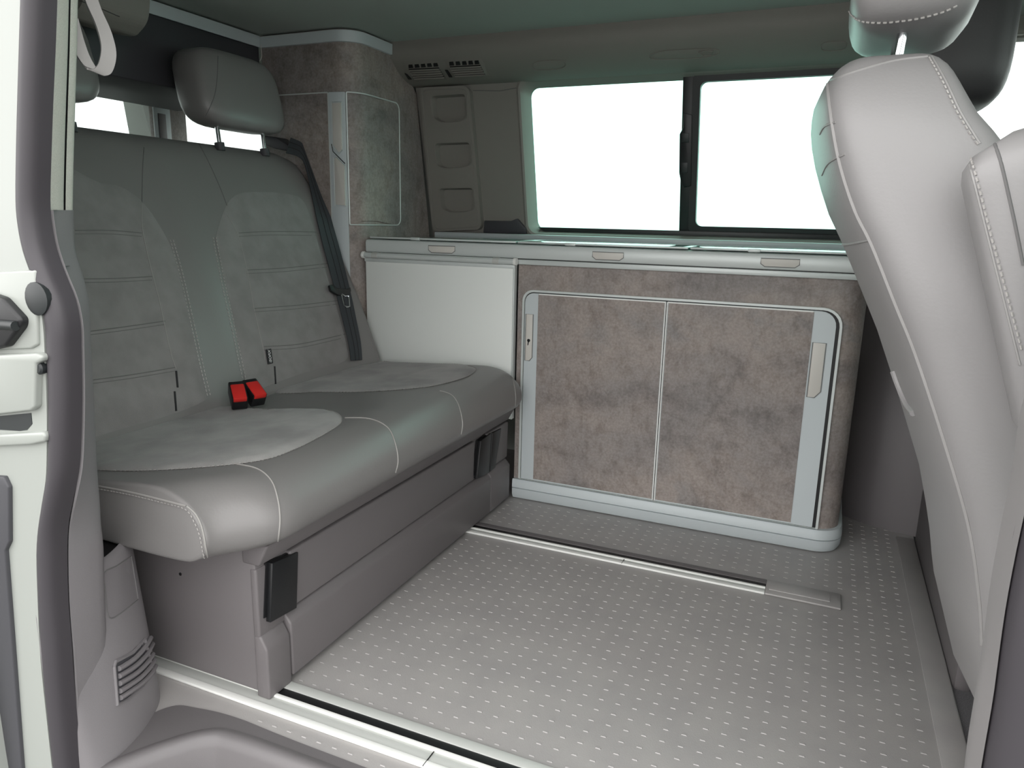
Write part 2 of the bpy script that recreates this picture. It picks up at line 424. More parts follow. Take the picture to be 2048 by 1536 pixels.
# window latch
lp = [onwall(*p, 0.022) for p in ((1367, 225), (1366, 255), (1359, 268), (1358, 345), (1361, 362), (1367, 375), (1382, 372), (1384, 230))]
lt = prism('latch', [p for p in lp], (0, 0.014, 0), 'black', win, r=0.002)
prism('latch_button', [onwall(*p, 0.020) for p in ((1362, 325), (1376, 325), (1375, 346), (1362, 346))], (0, 0.008, 0), 'rubber', lt, r=0.0015)
prism('latch_button', [onwall(*p, 0.020) for p in ((1363, 266), (1378, 266), (1378, 285), (1363, 285))], (0, 0.008, 0), 'rubber', lt, r=0.0015)
# window sill ledge with the blind slot
bm = bmesh.new(); add_box(bm, (-0.50, wy(0.80) - 0.035, 0.757), (XW1, wy(0.78) + 0.03, 0.776), 0.004); sill = struct(link('trim_2', bm, 'silver_paint'))
# dark grey foot piece below the pocket column
prism('foot_trim', [onwall(*p, -0.012) for p in ((968, 441), (1022, 442), (1034, 437), (1052, 458), (1052, 468), (966, 466))], (0, 0.02, 0), 'plastic_dark', wall_far, r=0.003)
# joint line on the wall trim
tree = bvh(wall_far)
jl = [onwall(*p, -0.0005) for p in ((946, 181), (1000, 182), (1032, 176))]
tube('trim_joint', jl, 0.0012, 'seam_dark', wall_far, n=5)

# ---- rear of the van, near-side rear wall, cab shell
def wall_with_hole(name, plane, lo, hi, holes, m, th):
    v2, f2 = fill2d([(lo[0], lo[1]), (hi[0], lo[1]), (hi[0], hi[1]), (lo[0], hi[1])], holes)
    bm = bmesh.new(); ax, val = plane
    P = (lambda a, b, t: V(val + t, a, b)) if ax == 'X' else (lambda a, b, t: V(a, val + t, b))
    for t0 in (0, th):
        vv = [bm.verts.new(P(p.x, p.y, t0)) for p in v2]
        for t in f2: bm.faces.new([vv[i] for i in t])
    for h in [*holes, [(lo[0], lo[1]), (hi[0], lo[1]), (hi[0], hi[1]), (lo[0], hi[1])]]:
        add_loft(bm, [[P(a, b, 0) for a, b in h], [P(a, b, th) for a, b in h]], closed=True)
    return struct(link(name, bm, m))
rwin = rrect(-1.05, 0.78, 0.44, 1.27, 0.06, 5)
wall_with_hole('wall_rear', ('X', -1.88), (-1.36, -0.1), (0.50, CEIL + 0.02), [rwin], 'headliner', 0.05)
wr = struct(prism('window_2', [V(-1.86, a, b) for a, b in rrect(-1.07, 0.76, 0.46, 1.29, 0.06, 5)], (0.005, 0, 0), 'rear_glass'))
wall_with_hole('wall_near', ('Y', -1.37), (-1.88, -0.3), (-0.27, CEIL + 0.02), [], 'white_paint', 0.03)  # unseen; side window left out and wall kept solid to darken the rear
struct(prism('window_3', [V(-1.72, wy(0.8) + 0.06, 0.8), V(-0.95, wy(0.8) + 0.06, 0.8), V(-0.95, wy(1.22) + 0.06, 1.22), V(-1.72, wy(1.22) + 0.06, 1.22)], (0, 0.004, 0), 'rear_glass'))
# cab: far door with window, near door pillar, windscreen, dash, cab floor
cwin = [(1.06, 0.80), (1.75, 0.80), (1.95, 0.9), (1.80, 1.29), (1.06, 1.30)]
wall_with_hole('wall_cab_far', ('Y', 0.415), (0.99, -0.2), (2.3, CEIL + 0.02), [cwin], 'trim', 0.05)
struct(prism('window_4', [V(a, 0.44, b) for a, b in cwin], (0, 0.004, 0), 'clear'))
cwn = [(1.16, 0.80), (1.75, 0.80), (1.95, 0.9), (1.80, 1.29), (1.16, 1.30)]
wall_with_hole('wall_cab_near', ('Y', -1.36), (1.06, -0.35), (2.3, CEIL + 0.02), [cwn], 'trim', 0.05)
struct(prism('window_5', [V(a, -1.34, b) for a, b in cwn], (0, 0.004, 0), 'clear'))
wsc = rrect(-1.25, 0.85, 0.32, 1.30, 0.05, 4)
wall_with_hole('wall_front', ('X', 2.25), (-1.36, -0.35), (0.50, CEIL + 0.02), [wsc], 'trim', 0.05)
struct(prism('window_6', [V(2.27, a, b) for a, b in rrect(-1.27, 0.83, 0.34, 1.31, 0.05, 4)], (0.005, 0, 0), 'clear'))
bm = bmesh.new(); add_box(bm, (1.95, -1.30, 0.2), (2.24, 0.40, 0.78), 0.04, 3); tag(link('dashboard', bm, 'plastic_dark'), 'dark grey dashboard below the windscreen', 'dashboard')
bm = bmesh.new(); add_box(bm, (1.0785, -1.34, -0.06), (2.25, 0.43, -0.012)); struct(link('floor_cab', bm, 'carpet'))

# ================================================================== KITCHEN CABINET
CX0, CX1 = -0.52, 0.882
def plan_round(x0, x1, y0, y1, r, n=8):
    """plan outline of a unit with a rounded front corner on the cab side"""
    p = [V(x0, y1, 0), V(x0, y0, 0)]
    for k in range(n + 1):
        a = math.radians(-90 + 90 * k / n); p.append(V(x1 - r + r * math.cos(a), y0 + r + r * math.sin(a), 0))
    return p + [V(x1, y1, 0)]
cab = thing('kitchen_cabinet', 'stone-look kitchen cabinet with two silver-edged doors under the long worktop', 'cabinet', (0.4, 0.15, 0))
prism('body', [V(p.x, p.y, 0.063) for p in plan_round(-0.017, CX1, 0.0, 0.37, 0.06)], (0, 0, 0.637), 'stone', cab)
bm = bmesh.new(); rows = []
for d, z in ((0.004, 0.0), (-0.006, 0.004), (-0.012, 0.016), (-0.014, 0.036), (-0.0085, 0.0365), (-0.0085, 0.038), (-0.014, 0.0385), (-0.013, 0.060), (-0.010, 0.064), (0.002, 0.0645)):
    rows.append([V(p.x, p.y, z) for p in plan_round(-0.017, CX1 - d * 0.8, d, 0.36, 0.06 - d * 0.5)])
add_loft(bm, rows, closed=True, cap0=True, cap1=True); link('kick_plate', bm, 'silver_paint', cab)
XL, XR, ZD0, ZD1, XM = 0.0, 0.8335, 0.0660, 0.631, 0.4085
def ringxz(name, lo, li, y0, y1, m, parent):
    bm = bmesh.new(); rows = [[V(x, y, z) for x, z in l] for l, y in ((li, y1), (li, y0), (lo, y0), (lo, y1))]
    rows.append(rows[0]); add_loft(bm, rows, closed=True); bmesh.ops.remove_doubles(bm, verts=bm.verts, dist=1e-6); return link(name, bm, m, parent)
rr = (0.002, 0.002, 0.045, 0.032)
lo = rrect(XL, ZD0, XR, ZD1, rr, 6); li = rrect(XL + 0.006, ZD0 + 0.001, XR - 0.006, ZD1 - 0.006, (0.002, 0.002, 0.040, 0.028), 6)
ringxz('door_frame', lo, li, -0.008, 0.004, 'silver', cab)
prism('door_recess', [V(x, -0.0015, z) for x, z in li], (0, 0.001, 0), 'slot', cab)
def handle_recess(parent, x0, x1, z0, z1, ch, y=-0.0075, flip=False):
    """flush latch plate with one chamfered lower corner"""
    P = [(x0, z1), (x1, z1), (x1, z0 + ch), (x1 - ch * 0.8, z0), (x0, z0)] if not flip else [(x0, z1), (x1, z1), (x1, z0), (x0 + ch * 0.8, z0), (x0, z0 + ch)]
    h = prism('handle', [V(x, y, z) for x, z in P], (0, 0.004, 0), 'handle', parent, r=0.0015)
    c = (sum(p[0] for p in P) / 5, sum(p[1] for p in P) / 5)
    bm = bmesh.new(); L = [V(x, y + 0.0005, z) for x, z in P]
    add_tube(bm, L, 0.0014, 6, closed=True); link('handle_rim', bm, 'groove', h)
    return h
# left door: silver latch strip + stone panel
def door(nm, x0, x1, strip_l, strip_r, rad):
    d = link_door = None
    a = rrect(x0, ZD0 + 0.002, x1, ZD1 - 0.009, rad, 6)
    d = prism('door', [V(x, -0.006, z) for x, z in a], (0, 0.0045, 0), 'silver_paint', cab)
    px0 = x0 + (strip_l or 0.004); px1 = x1 - (strip_r or 0.004)
    prism('panel', [V(px0, -0.0072, ZD0 + 0.006), V(px1, -0.0072, ZD0 + 0.006), V(px1, -0.0072, ZD1 - 0.012), V(px0, -0.0072, ZD1 - 0.012)], (0, 0.0015, 0), 'stone', d)
    return d
dl = door('l', XL + 0.008, XM - 0.0012, 0.040, 0, (0.002, 0.002, 0.002, 0.026))
dr = door('r', XM + 0.0012, XR - 0.014, 0, 0.052, (0.002, 0.002, 0.036, 0.002))
# edge profiles of the doors
for d, x in ((dl, XM - 0.0025), (dr, XM + 0.0025)):
    prism('edge_profile', [V(x - 0.0012, -0.009, ZD0 + 0.003), V(x + 0.0012, -0.009, ZD0 + 0.003), V(x + 0.0012, -0.009, ZD1 - 0.010), V(x - 0.0012, -0.009, ZD1 - 0.010)], (0, 0.003, 0), 'alu', d)
for d, x0, x1 in ((dl, 0.05, XM - 0.004), (dr, XM + 0.004, XR - 0.068)):
    prism('top_profile', [V(x0, -0.008, ZD1 - 0.0125), V(x1, -0.008, ZD1 - 0.0125), V(x1, -0.008, ZD1 - 0.0095), V(x0, -0.008, ZD1 - 0.0095)], (0, 0.003, 0), 'alu', d)
hl = handle_recess(dl, 0.012, 0.034, 0.428, 0.562, 0.010, -0.0085)
hr = handle_recess(dr, 0.772, 0.802, 0.408, 0.545, 0.016, -0.0085)
hp = at(1057, 681, 'Y', -0.0105)
bm = bmesh.new(); add_tube(bm, [hp + V(0, 0, 0), hp + V(0, 0.004, 0)], 0.0045, 12); add_prism(bm, [hp + V(-0.0012, 0, 0), hp + V(0.0012, 0, 0), hp + V(-0.001, 0, -0.014), hp + V(-0.003, 0, -0.014)], (0, 0.003, 0)); link('keyhole', bm, 'black', hl)

# ---- worktop
wtop = thing('worktop', 'long silver-edged worktop with flush lids running below the side window', 'worktop', (0.2, 0.2, 0.70))
box('slab', (CX0, -0.006, 0.705), (0.935, wy(0.75) - 0.002, 0.7485), 'silver_paint', wtop, r=0.002)
bm = bmesh.new(); rows = []
for y, z in ((-0.004, 0.7165), (-0.014, 0.7175), (-0.0165, 0.722), (-0.0165, 0.747), (-0.0125, 0.7535), (-0.002, 0.7555), (0.03, 0.7555), (0.03, 0.70)):
    rows.append([V(x, y, z) for x in (CX0, 0.938)])
add_loft(bm, rows); link('fascia', bm, 'silver', wtop)
bm = bmesh.new(); add_box(bm, (-0.021, -0.012, 0.7005), (0.93, 0.0, 0.7145), 0.002); link('lower_strip', bm, 'silver', wtop)
box('groove', (CX0, -0.008, 0.712), (0.93, -0.002, 0.718), 'slot', wtop)
for i, (a, b) in enumerate(((CX0 + 0.004, -0.028), (-0.022, 0.452), (0.458, 0.932))):
    l = box('lid', (a, 0.006, 0.757), (b, wy(0.76) - 0.045, 0.7635), 'lid', wtop, r=0.0015)
    box('lid_trim', (a, -0.001, 0.7585), (b, 0.006, 0.7635), 'silver', l, r=0.001)
    box('hinge', (lerp(a, b, 0.30), -0.003, 0.7565), (lerp(a, b, 0.36), 0.004, 0.7645), 'silver', l, r=0.001)
def catch(px0, px1, py0, py1):
    a = at(px0, (py0 + py1) / 2, 'Y', -0.018); b = at(px1, (py0 + py1) / 2 + 1, 'Y', -0.018)
    z0, z1 = 0.7235, 0.7435; c = 0.010
    P = [V(a.x, -0.0185, z1), V(b.x, -0.0185, z1), V(b.x, -0.0185, z0 + c * 0.7), V(b.x - c, -0.0185, z0), V(a.x + c, -0.0185, z0), V(a.x, -0.0185, z0 + c * 0.7)]
    h = prism('catch', P, (0, 0.003, 0), 'handle', wtop, r=0.001)
    bm = bmesh.new(); add_tube(bm, P, 0.0011, 6, closed=True); link('catch_rim', bm, 'groove', h)
for q in ((857, 910, 488, 503), (1185, 1247, 500, 520), (1522, 1600, 509, 530)): catch(*q)

# ---- folded table hanging on its rail
tab = thing('folding_table', 'white table top folded down flat in front of the worktop beside the bench', 'table', (-0.27, -0.02, 0.30))
TX0, TX1 = -0.519, -0.024
box('table_top', (TX0, -0.022, 0.25), (TX1, -0.004, 0.692), 'white_table', tab, r=0.003)
box('edge_band', (TX1, -0.023, 0.25), (TX1 + 0.004, -0.003, 0.694), 'silver', tab, r=0.001)
bm = bmesh.new(); add_box(bm, (TX0 - 0.003, -0.024, 0.688), (TX1 + 0.005, -0.003, 0.700), 0.003); link('hinge_plate', bm, 'silver', tab)
tube('rail', [V(TX0 - 0.008, -0.027, 0.7085), V(TX1 + 0.010, -0.027, 0.7085)], 0.0085, 'silver', tab, n=16)
for x in (TX0 - 0.006, TX1 + 0.004):
    tube('rail_end', [V(x, -0.027, 0.7085), V(x + 0.008, -0.027, 0.7085)], 0.0105, 'alu', tab, n=16)
for x in (TX0 + 0.03, TX1 - 0.06):
    tube('rail_clip', [V(x, -0.027, 0.7085), V(x + 0.02, -0.027, 0.7085)], 0.0095, 'alu_dull', tab, n=16)

# ================================================================== TALL WARDROBE
WX, WY = -0.528, -0.0475
wd = thing('wardrobe', 'tall stone-look wardrobe with rounded corner and silver latch strip behind the bench', 'wardrobe', (-0.7, 0.15, 0))
wd_x0 = -0.86
def wplan(d=0.0, x0=wd_x0):
    return [V(p.x, p.y, 0) for p in plan_round(x0, WX + d, WY - d, 0.40, 0.065 + d, 10)]
def zplan(pl, z): return [V(p.x, p.y, z) for p in pl]
bm = bmesh.new(); n_pl = len(wplan())
pl = wplan()
rows = [[V(p.x, min(p.y, wy(z) - 0.001), z) for p in pl] for z in (0.0, 0.75, wt[1])] + [[V(p.x, min(p.y, 0.15), z) for p in pl] for z in (CEIL - 0.045, CEIL - 0.003)]
rows = [[V(p.x, min(p.y, lim), z) for p in pl] for z, lim in ((0.0, 0.39), (0.75, 0.39), (wt[1] - 0.02, wt[0]), (1.24, wt[0] - 0.02), (1.28, 0.19), (CEIL - 0.003, 0.148))]
add_loft(bm, rows, closed=True, cap0=True, cap1=True); body = link('body', bm, 'stone', wd)
tree = bvh(body)
# silver cornice band
bm = bmesh.new(); rows = []
for d, z in ((0.0, 1.312), (0.007, 1.313), (0.008, 1.343), (0.0, 1.346)):
    rows.append([V(p.x, min(p.y, 0.15), z) for p in wplan(d)][1:])
add_loft(bm, rows); link('cornice', bm, 'silver_paint', wd)
# corner door: wraps round the corner
def corner_pt(s, z, d=0.0):
    """walk along the front (s<0: bench side, s>0: cab side) of the rounded corner"""
    r = 0.065; L = r * math.pi / 2
    if s < -L / 2: return V(WX - r + (s + L / 2), WY - d, z)
    if s > L / 2: return V(WX + d, WY + r + (s - L / 2), z)
    a = math.radians(-90) + (s + L / 2) / r
    return V(WX - r + (r + d) * math.cos(a), WY + r + (r + d) * math.sin(a), z)
zd1 = 1.176; zd0 = at(750, 450, 'X', WX).z
s_r = at(797, 300, 'X', WX).y - (WY + 0.065) + 0.051; s_l = at(690, 250, 'Y', WY).x - (WX - 0.065) - 0.051
s_h = at(661, 250, 'Y', WY).x - (WX - 0.065) - 0.051
def corner_panel(name, s0, s1, z0, z1, r4, d0, d1, m, parent, ns=26):
    loop = rrect(s0, z0, s1, z1, r4, 5); v2, f2 = fill2d(loop, (), 0.012)
    bm = bmesh.new(); vv = [bm.verts.new(corner_pt(p.x, p.y, d1)) for p in v2]
    for t in f2: bm.faces.new([vv[i] for i in t])
    dense = []
    for i in range(len(loop)):
        a, b = loop[i], loop[(i + 1) % len(loop)]; k = max(1, int(math.dist(a, b) / 0.01))
        dense += [(lerp(a[0], b[0], q / k), lerp(a[1], b[1], q / k)) for q in range(k)]
    add_loft(bm, [[corner_pt(*p, d1) for p in dense], [corner_pt(*p, d0) for p in dense]], closed=True)
    return link(name, bm, m, parent), dense
cdoor, dn = corner_panel('door', s_l + 0.003, s_r, zd0, zd1, (0.004, 0.022, 0.022, 0.004), 0.0, 0.004, 'stone', wd)
tube('door_edging', [corner_pt(*p, 0.004) for p in dn], 0.0022, 'silver', cdoor, n=6, closed=True)
ldoor, dn2 = corner_panel('door', -0.33, s_h - 0.003, 0.45, zd1, 0.004, 0.0, 0.004, 'stone', wd)
tube('door_edging', [corner_pt(*p, 0.004) for p in dn2], 0.002, 'silver', ldoor, n=6, closed=True)
bm = bmesh.new()
strip, _ = corner_panel('latch_strip', s_h, s_l, 0.45, zd1, 0.003, 0.0, 0.006, 'silver_paint', wd); bm.free()
tree = bvh(strip, body)
def pl_patch(name, pxs, off, m, parent, th=0.002, r=0.0):
    pts = [at(*p, 'Y', WY - off) for p in pxs]; return prism(name, pts, (0, th, 0), m, parent, r=r)
la = pl_patch('latch', ((664, 206), (681, 205), (683, 298), (677, 305), (666, 290)), 0.0085, 'handle', strip, 0.004, 0.001)
tube('latch_rim', [at(*p, 'Y', WY - 0.0085) for p in ((663, 204), (683, 203), (685, 300), (678, 308), (665, 292))], 0.0013, 'silver', la, closed=True, n=6)
lb = pl_patch('latch', ((668, 318), (672, 315), (688, 332), (690, 411), (671, 409)), 0.0085, 'handle', strip, 0.004, 0.001)
tube('latch_rim', [at(*p, 'Y', WY - 0.0085) for p in ((667, 315), (672, 312), (690, 331), (692, 414), (670, 412))], 0.0013, 'silver', lb, closed=True, n=6)
tube('strip_joint', [at(*p, 'Y', WY - 0.0066) for p in ((663, 288), (666, 303), (690, 327))], 0.0012, 'slot', strip, n=5)

# ---- rear cupboard seen past the head restraint
rc = thing('rear_cupboard', 'narrow cupboard with pale latch strip standing in the luggage area', 'cupboard', (-1.55, 0.1, 0))
box('body', (-1.455, at(312, 230, 'X', -1.42).y, 0.0), (-1.42, at(372, 230, 'X', -1.42).y, 1.196), 'stone', rc, r=0.004)
a0 = at(305, 200, 'X', -1.415).y; a1 = at(337, 200, 'X', -1.415).y
st = box('latch_strip', (-1.42, a0, 0.6), (-1.412, a1, 1.19), 'silver_paint', rc, r=0.002)
h0 = at(316, 226, 'X', -1.41); h1 = at(331, 226, 'X', -1.41)
box('latch', (-1.413, h0.y, 1.0), (-1.409, h1.y, h0.z), 'plastic', st, r=0.002)
box('top_edge', (-1.455, a0, 1.196), (-1.412, a1 + 0.1, 1.203), 'silver', rc, r=0.002)

# ---- overhead locker at the rear
ol = thing('overhead_locker', 'dark overhead locker with grey cornice across the rear of the van', 'locker', (-1.05, -0.6, 1.14))
box('body', (-1.22, -1.20, 1.145), (-0.866, WY - 0.001, 1.345), 'plastic_dark', ol, r=0.006)
prism('cornice', [V(-0.868, -1.2, 1.315), V(-0.855, -1.2, 1.312), V(-0.853, -1.2, 1.345), V(-0.868, -1.2, 1.345)], (0, 1.2 + WY - 0.010, 0), 'silver_paint', ol, r=0.002)
tube('pull_cord', spline([V(-0.850, WY - 0.012, 1.318), V(-0.848, WY - 0.013, 1.300), V(-0.846, WY - 0.016, 1.285), V(-0.843, WY - 0.028, 1.270)], 5), 0.0011, 'handle', ol, n=5)
# ---- rounded housing under the roof above the bench
hs = thing('roof_housing', 'rounded grey plastic housing hanging under the roof above the bench', 'housing', (-0.75, -0.66, 1.2))
hp_ = [at(*p, 'Y', -0.60) for p in ((175, 56), (200, 62), (262, 73), (282, 62), (296, 40), (300, 8))]
P = spline(hp_, 4); P = [V(-0.88, -0.60, P[0].z)] + P + [V(P[-1].x + 0.005, -0.60, CEIL - 0.002), V(-0.88, -0.60, CEIL - 0.002)]
P = [V(max(p.x, -0.845), p.y, p.z) for p in P]
prism('shell', P, (0, -0.16, 0), 'trim', hs, r=0.004, seg=3)
tube('joint', [at(*p, 'Y', -0.760) + V(0, -0.0008, 0) for p in ((160, 2), (190, 12), (240, 34))], 0.001, 'seam_dark', hs, n=5)
tube('joint', [at(*p, 'Y', -0.598) for p in ((205, 27), (240, 38), (278, 50))], 0.0014, 'seam_dark', hs, n=5)

# ================================================================== SIDE WALL FITTINGS
# air vents in the upper trim
tt = bvh(wall_top)
def vent(outline, bars, slots, label):
    v = thing('air_vent', label, 'vent', hit(tt, *outline[0]), 'air vents in the upper side trim')
    o3 = [hit(tt, *p, 0.0) for p in outline]
    patch('face', tt, o3, V(0, -1, -0.55), 0.003, 'trim', v, grid=0.012, edge=0.004)
    for s in slots:
        q = [hit(tt, *p, 0.004) for p in s]
        n = (q[1] - q[0]).cross(q[2] - q[0]).normalized(); n = n if n.y < 0 else -n
        prism('opening', [p + n * 0.0012 for p in q], n * -0.002, 'slot', v)
    for a, b in bars:
        q = [hit(tt, lerp(a[0], b[0], k / 4), lerp(a[1], b[1], k / 4), 0.006) for k in range(5)]
        tube('louvre', q, 0.0028, 'trim', v, n=6)
    return v
def zc(x, y): return (780 + x / 6.827, 80 + y / 6.827)
for (ox, oy, lab) in ((0, 0, 'slatted grey air vent in the side trim beside the wardrobe'), (1, 0, 'slatted grey air vent in the side trim, the one further from the wardrobe')):
    if ox == 0:
        out = [zc(170, 305), zc(640, 285), zc(690, 330), zc(790, 540), zc(370, 570), zc(215, 450)]
        top = [[zc(x, y - 18), zc(x + 52, y - 22), zc(x + 66, y + 18), zc(x + 4, y + 22)] for x, y in ((258, 347), (343, 342), (428, 337), (513, 330), (598, 326))]
        L0, L1, R0, R1 = (262, 385), (350, 525), (672, 365), (752, 505)
        side = [zc(205, 440), zc(235, 455), zc(298, 520), zc(255, 520)]
    else:
        out = [zc(735, 275), zc(1240, 245), zc(1290, 320), zc(1385, 500), zc(940, 545), zc(800, 420)]
        top = [[zc(x, y - 20), zc(x + 52, y - 24), zc(x + 66, y + 20), zc(x + 4, y + 24)] for x, y in ((815, 310), (902, 306), (990, 302), (1076, 297), (1160, 292))]
        L0, L1, R0, R1 = (822, 350), (905, 490), (1238, 328), (1310, 465)
        side = [zc(755, 395), zc(790, 400), zc(855, 490), zc(812, 490)]
    slots = top + [side] + [[zc(*L0), zc(*R0), zc(*R1), zc(*L1)]]
    bars = []
    for k in range(5):
        t = (k + 0.5) / 5
        bars.append((zc(lerp(L0[0], L1[0], t) - 4, lerp(L0[1], L1[1], t)), zc(lerp(R0[0], R1[0], t) + 4, lerp(R0[1], R1[1], t))))
    vent(out, bars, slots, lab)
# pocket column
tw = bvh(wall_far)
pk = thing('pocket_panel', 'light grey wall panel with three pocket-shaped recesses beside the window', 'wall panel', onwall(905, 462))
OUT = [(846, 186), (852, 177), (935, 174), (945, 181), (968, 448), (964, 459), (878, 463), (871, 458)]
pockets = [[(867, 193), (938, 188), (942, 238), (925, 246), (888, 248), (872, 238)], [(874, 287), (947, 284), (950, 330), (930, 337), (893, 339), (879, 332)], [(883, 376), (953, 375), (956, 418), (938, 425), (903, 426), (888, 418)]]
def w2(p): q = onwall(*p); return (q.x, q.z)
def w3(a, d): return V(a[0], wy(a[1]) + d, a[1])
def round_poly(pts, r, n=4):
    out = []; N = len(pts)
    for i in range(N):
        a, b, c = Vector(pts[i - 1]), Vector(pts[i]), Vector(pts[(i + 1) % N])
        ra = min(r, (a - b).length * 0.45); rc = min(r, (c - b).length * 0.45)
        p, q = b + (a - b).normalized() * ra, b + (c - b).normalized() * rc
        for k in range(n + 1):
            t = k / n; v = p * (1 - t) ** 2 + b * 2 * t * (1 - t) + q * t * t; out.append((v.x, v.y))
    return out
outl = round_poly([w2(p) for p in OUT], 0.012); holes = [round_poly([w2(p) for p in h], 0.014) for h in pockets]
v2, f2 = fill2d(outl, holes); bm = bmesh.new(); vv = [bm.verts.new(w3(p, -0.022)) for p in v2]
for t in f2: bm.faces.new([vv[i] for i in t])
add_loft(bm, [[w3(p, -0.022) for p in outl], [w3(p, 0.0) for p in outl]], closed=True)
link('panel', bm, 'trim', pk)
for h in holes:
    c = (sum(p[0] for p in h) / len(h), sum(p[1] for p in h) / len(h)); ins = [(lerp(p[0], c[0], 0.13), lerp(p[1], c[1], 0.13)) for p in h]
    bm = bmesh.new(); add_loft(bm, [[w3(p, -0.022) for p in h], [w3(p, -0.0245) for p in h], [w3((lerp(p[0], c[0], 0.05), lerp(p[1], c[1], 0.05)), -0.0240) for p in h], [w3(p, -0.002) for p in ins]], closed=True)
    bm.faces.new([bm.verts.new(w3(p, -0.002)) for p in ins]); link('pocket', bm, 'trim', pk)
bm = bmesh.new(); ol_ = [w3((lerp(p[0], onwall(905, 320).x, 0.10), lerp(p[1], onwall(905, 320).z, 0.035)), -0.0222) for p in outl]
add_tube(bm, ol_, 0.0012, 5, closed=True); link('panel_crease', bm, 'trim', pk)
# small oval fittings above the window
for i, (c, lab, nm) in enumerate((((1098, 130, 34, 9), 'small oval clip fitting in the trim above the window corner', 'trim_clip'), ((1369, 108, 70, 9), 'long slim oval grab recess in the trim above the sliding window', 'grab_recess'), ((1668, 92, 26, 9), 'short oval fitting in the trim near the seat headrest', 'trim_fitting'))):
    cx, cy, rx, ry = c
    loop = [(cx + rx * math.copysign(abs(math.cos(a)) ** 0.6, math.cos(a)), cy - (0.075 * rx) * math.cos(a) + ry * math.copysign(abs(math.sin(a)) ** 0.8, math.sin(a))) for a in [2 * math.pi * k / 24 for k in range(24)]]
    tr2 = bvh(wall_top, wall_far); pts = [hit(tr2, *p, 0.001) for p in loop]
    if any(p is None for p in pts): continue
    e = thing(nm, lab, 'fitting', pts[0]); cc = sum(pts, Vector()) / len(pts)
    tube('rim', pts, 0.0016, 'trim', e, closed=True, n=6)
    patch('cover', tr2, [p.lerp(cc, 0.08) for p in pts], V(0, -1, -0.5), 0.002, 'trim', e, grid=0.01, edge=0.004)
    if i == 1:
        q = [hit(tr2, *p, 0.003) for p in ((1398, 103), (1412, 99), (1426, 101), (1424, 109), (1408, 110))]
        tube('catch', q, 0.002, 'trim', e, closed=True, n=6)

# ================================================================== FLOOR RAILS
def rail(name, label, y0, y1, x0, x1, bands, joint, flip=False):
    t = thing(name, label, 'rail', (0.2, (y0 + y1) / 2, 0), 'seat rails let into the floor')
    for nm, a, b, m, h in bands:
        ya, yb = lerp(y0, y1, a), lerp(y0, y1, b)
        box(nm, (x0, ya, 0.0005), (x1, yb, 0.0005 + h), m, t, r=min(0.001, h * 0.3))
    box('joint', (joint, y0, 0.0042), (joint + 0.0012, lerp(y0, y1, 0.42), 0.0056), 'slot', t)
    return t
rail('floor_rail', 'aluminium seat rail with black slot in the floor, on the doorstep side', -1.086, -1.004, -0.95, 1.03,
     (('outer_flange', 0.0, 0.16, 'alu', 0.005), ('channel', 0.16, 0.43, 'alu_dull', 0.003), ('ridge', 0.43, 0.52, 'alu', 0.006), ('slot', 0.52, 0.76, 'slot', 0.0025), ('inner_flange', 0.76, 1.0, 'alu_dull', 0.004)), 0.30)
r2 = rail('floor_rail', 'aluminium seat rail with black slot in the floor, beside the kitchen cabinet', -0.293, -0.222, -0.95, 0.7325,
     (('outer_flange', 0.0, 0.17, 'alu', 0.005), ('channel', 0.17, 0.34, 'alu_dull', 0.003), ('ridge', 0.34, 0.44, 'alu', 0.006), ('slot', 0.44, 0.72, 'slot', 0.0025), ('inner_flange', 0.72, 1.0, 'plastic', 0.004)), at(1246, 1125, 'Z', 0).x)
box('end_cap', (0.7325, -0.294, 0.0005), (0.893, -0.222, 0.006), 'floor', r2, r=0.003)
box('cap_ridge', (0.74, -0.275, 0.005), (0.870, -0.235, 0.008), 'floor', r2, r=0.002)

# ================================================================== BENCH SEAT
bench = thing('bench_seat', 'wide grey leather and suede rear bench seat with storage base', 'bench', (-0.25, -0.6, 0))
CYN, CYF = -1.163, -0.030
cprof = [(-0.53, 0.300), (-0.53, 0.372), (-0.50, 0.386), (-0.40, 0.391), (-0.28, 0.398), (-0.18, 0.405), (-0.10, 0.410), (-0.055, 0.410), (-0.018, 0.402), (0.012, 0.386), (0.030, 0.366), (0.038, 0.345), (0.037, 0.328), (0.028, 0.312), (0.010, 0.300), (-0.015, 0.294), (-0.10, 0.292), (-0.30, 0.294)]
cp = spline([V(x, 0, z) for x, z in cprof], 3, closed=True)
cxc, czc = -0.20, 0.345
def cush_row(y):
    en = (y - CYN); ef = (CYF - y)
    dx = -0.066 * (1 - smooth(en / 0.115)) - 0.030 * (1 - smooth(ef / 0.06))
    k = 0.0
    for e, r in ((en, 0.006), (ef, 0.030)):
        if e < r: k = max(k, r - math.sqrt(max(0, r * r - (r - e) ** 2)))
    out = []
    for p in cp:
        f = smooth((p.x + 0.30) / 0.30); x = p.x + dx * f
        if k: x -= k * smooth((p.x + 0.2) / 0.2) * 0.9; 
        z = p.z - k * (1 if p.z > czc else -1) * min(1, abs(p.z - czc) / 0.045)
        # soft valley between the two seats
        top = smooth((p.z - 0.37) / 0.02)
        z -= 0.006 * top * math.exp(-((y + 0.60) / 0.06) ** 2) * smooth((-0.05 - p.x) / 0.15)
        out.append(V(x, y, z))
    return out
ysamp = [CYN + q for q in (0, 0.0015, 0.004, 0.007, 0.010, 0.02, 0.035, 0.05, 0.07, 0.09, 0.115)] + [CYN + 0.115 + (CYF - CYN - 0.175) * k / 30 for k in range(1, 31)] + [CYF - q for q in (0.045, 0.03, 0.02, 0.012, 0.006, 0.002, 0.0)]
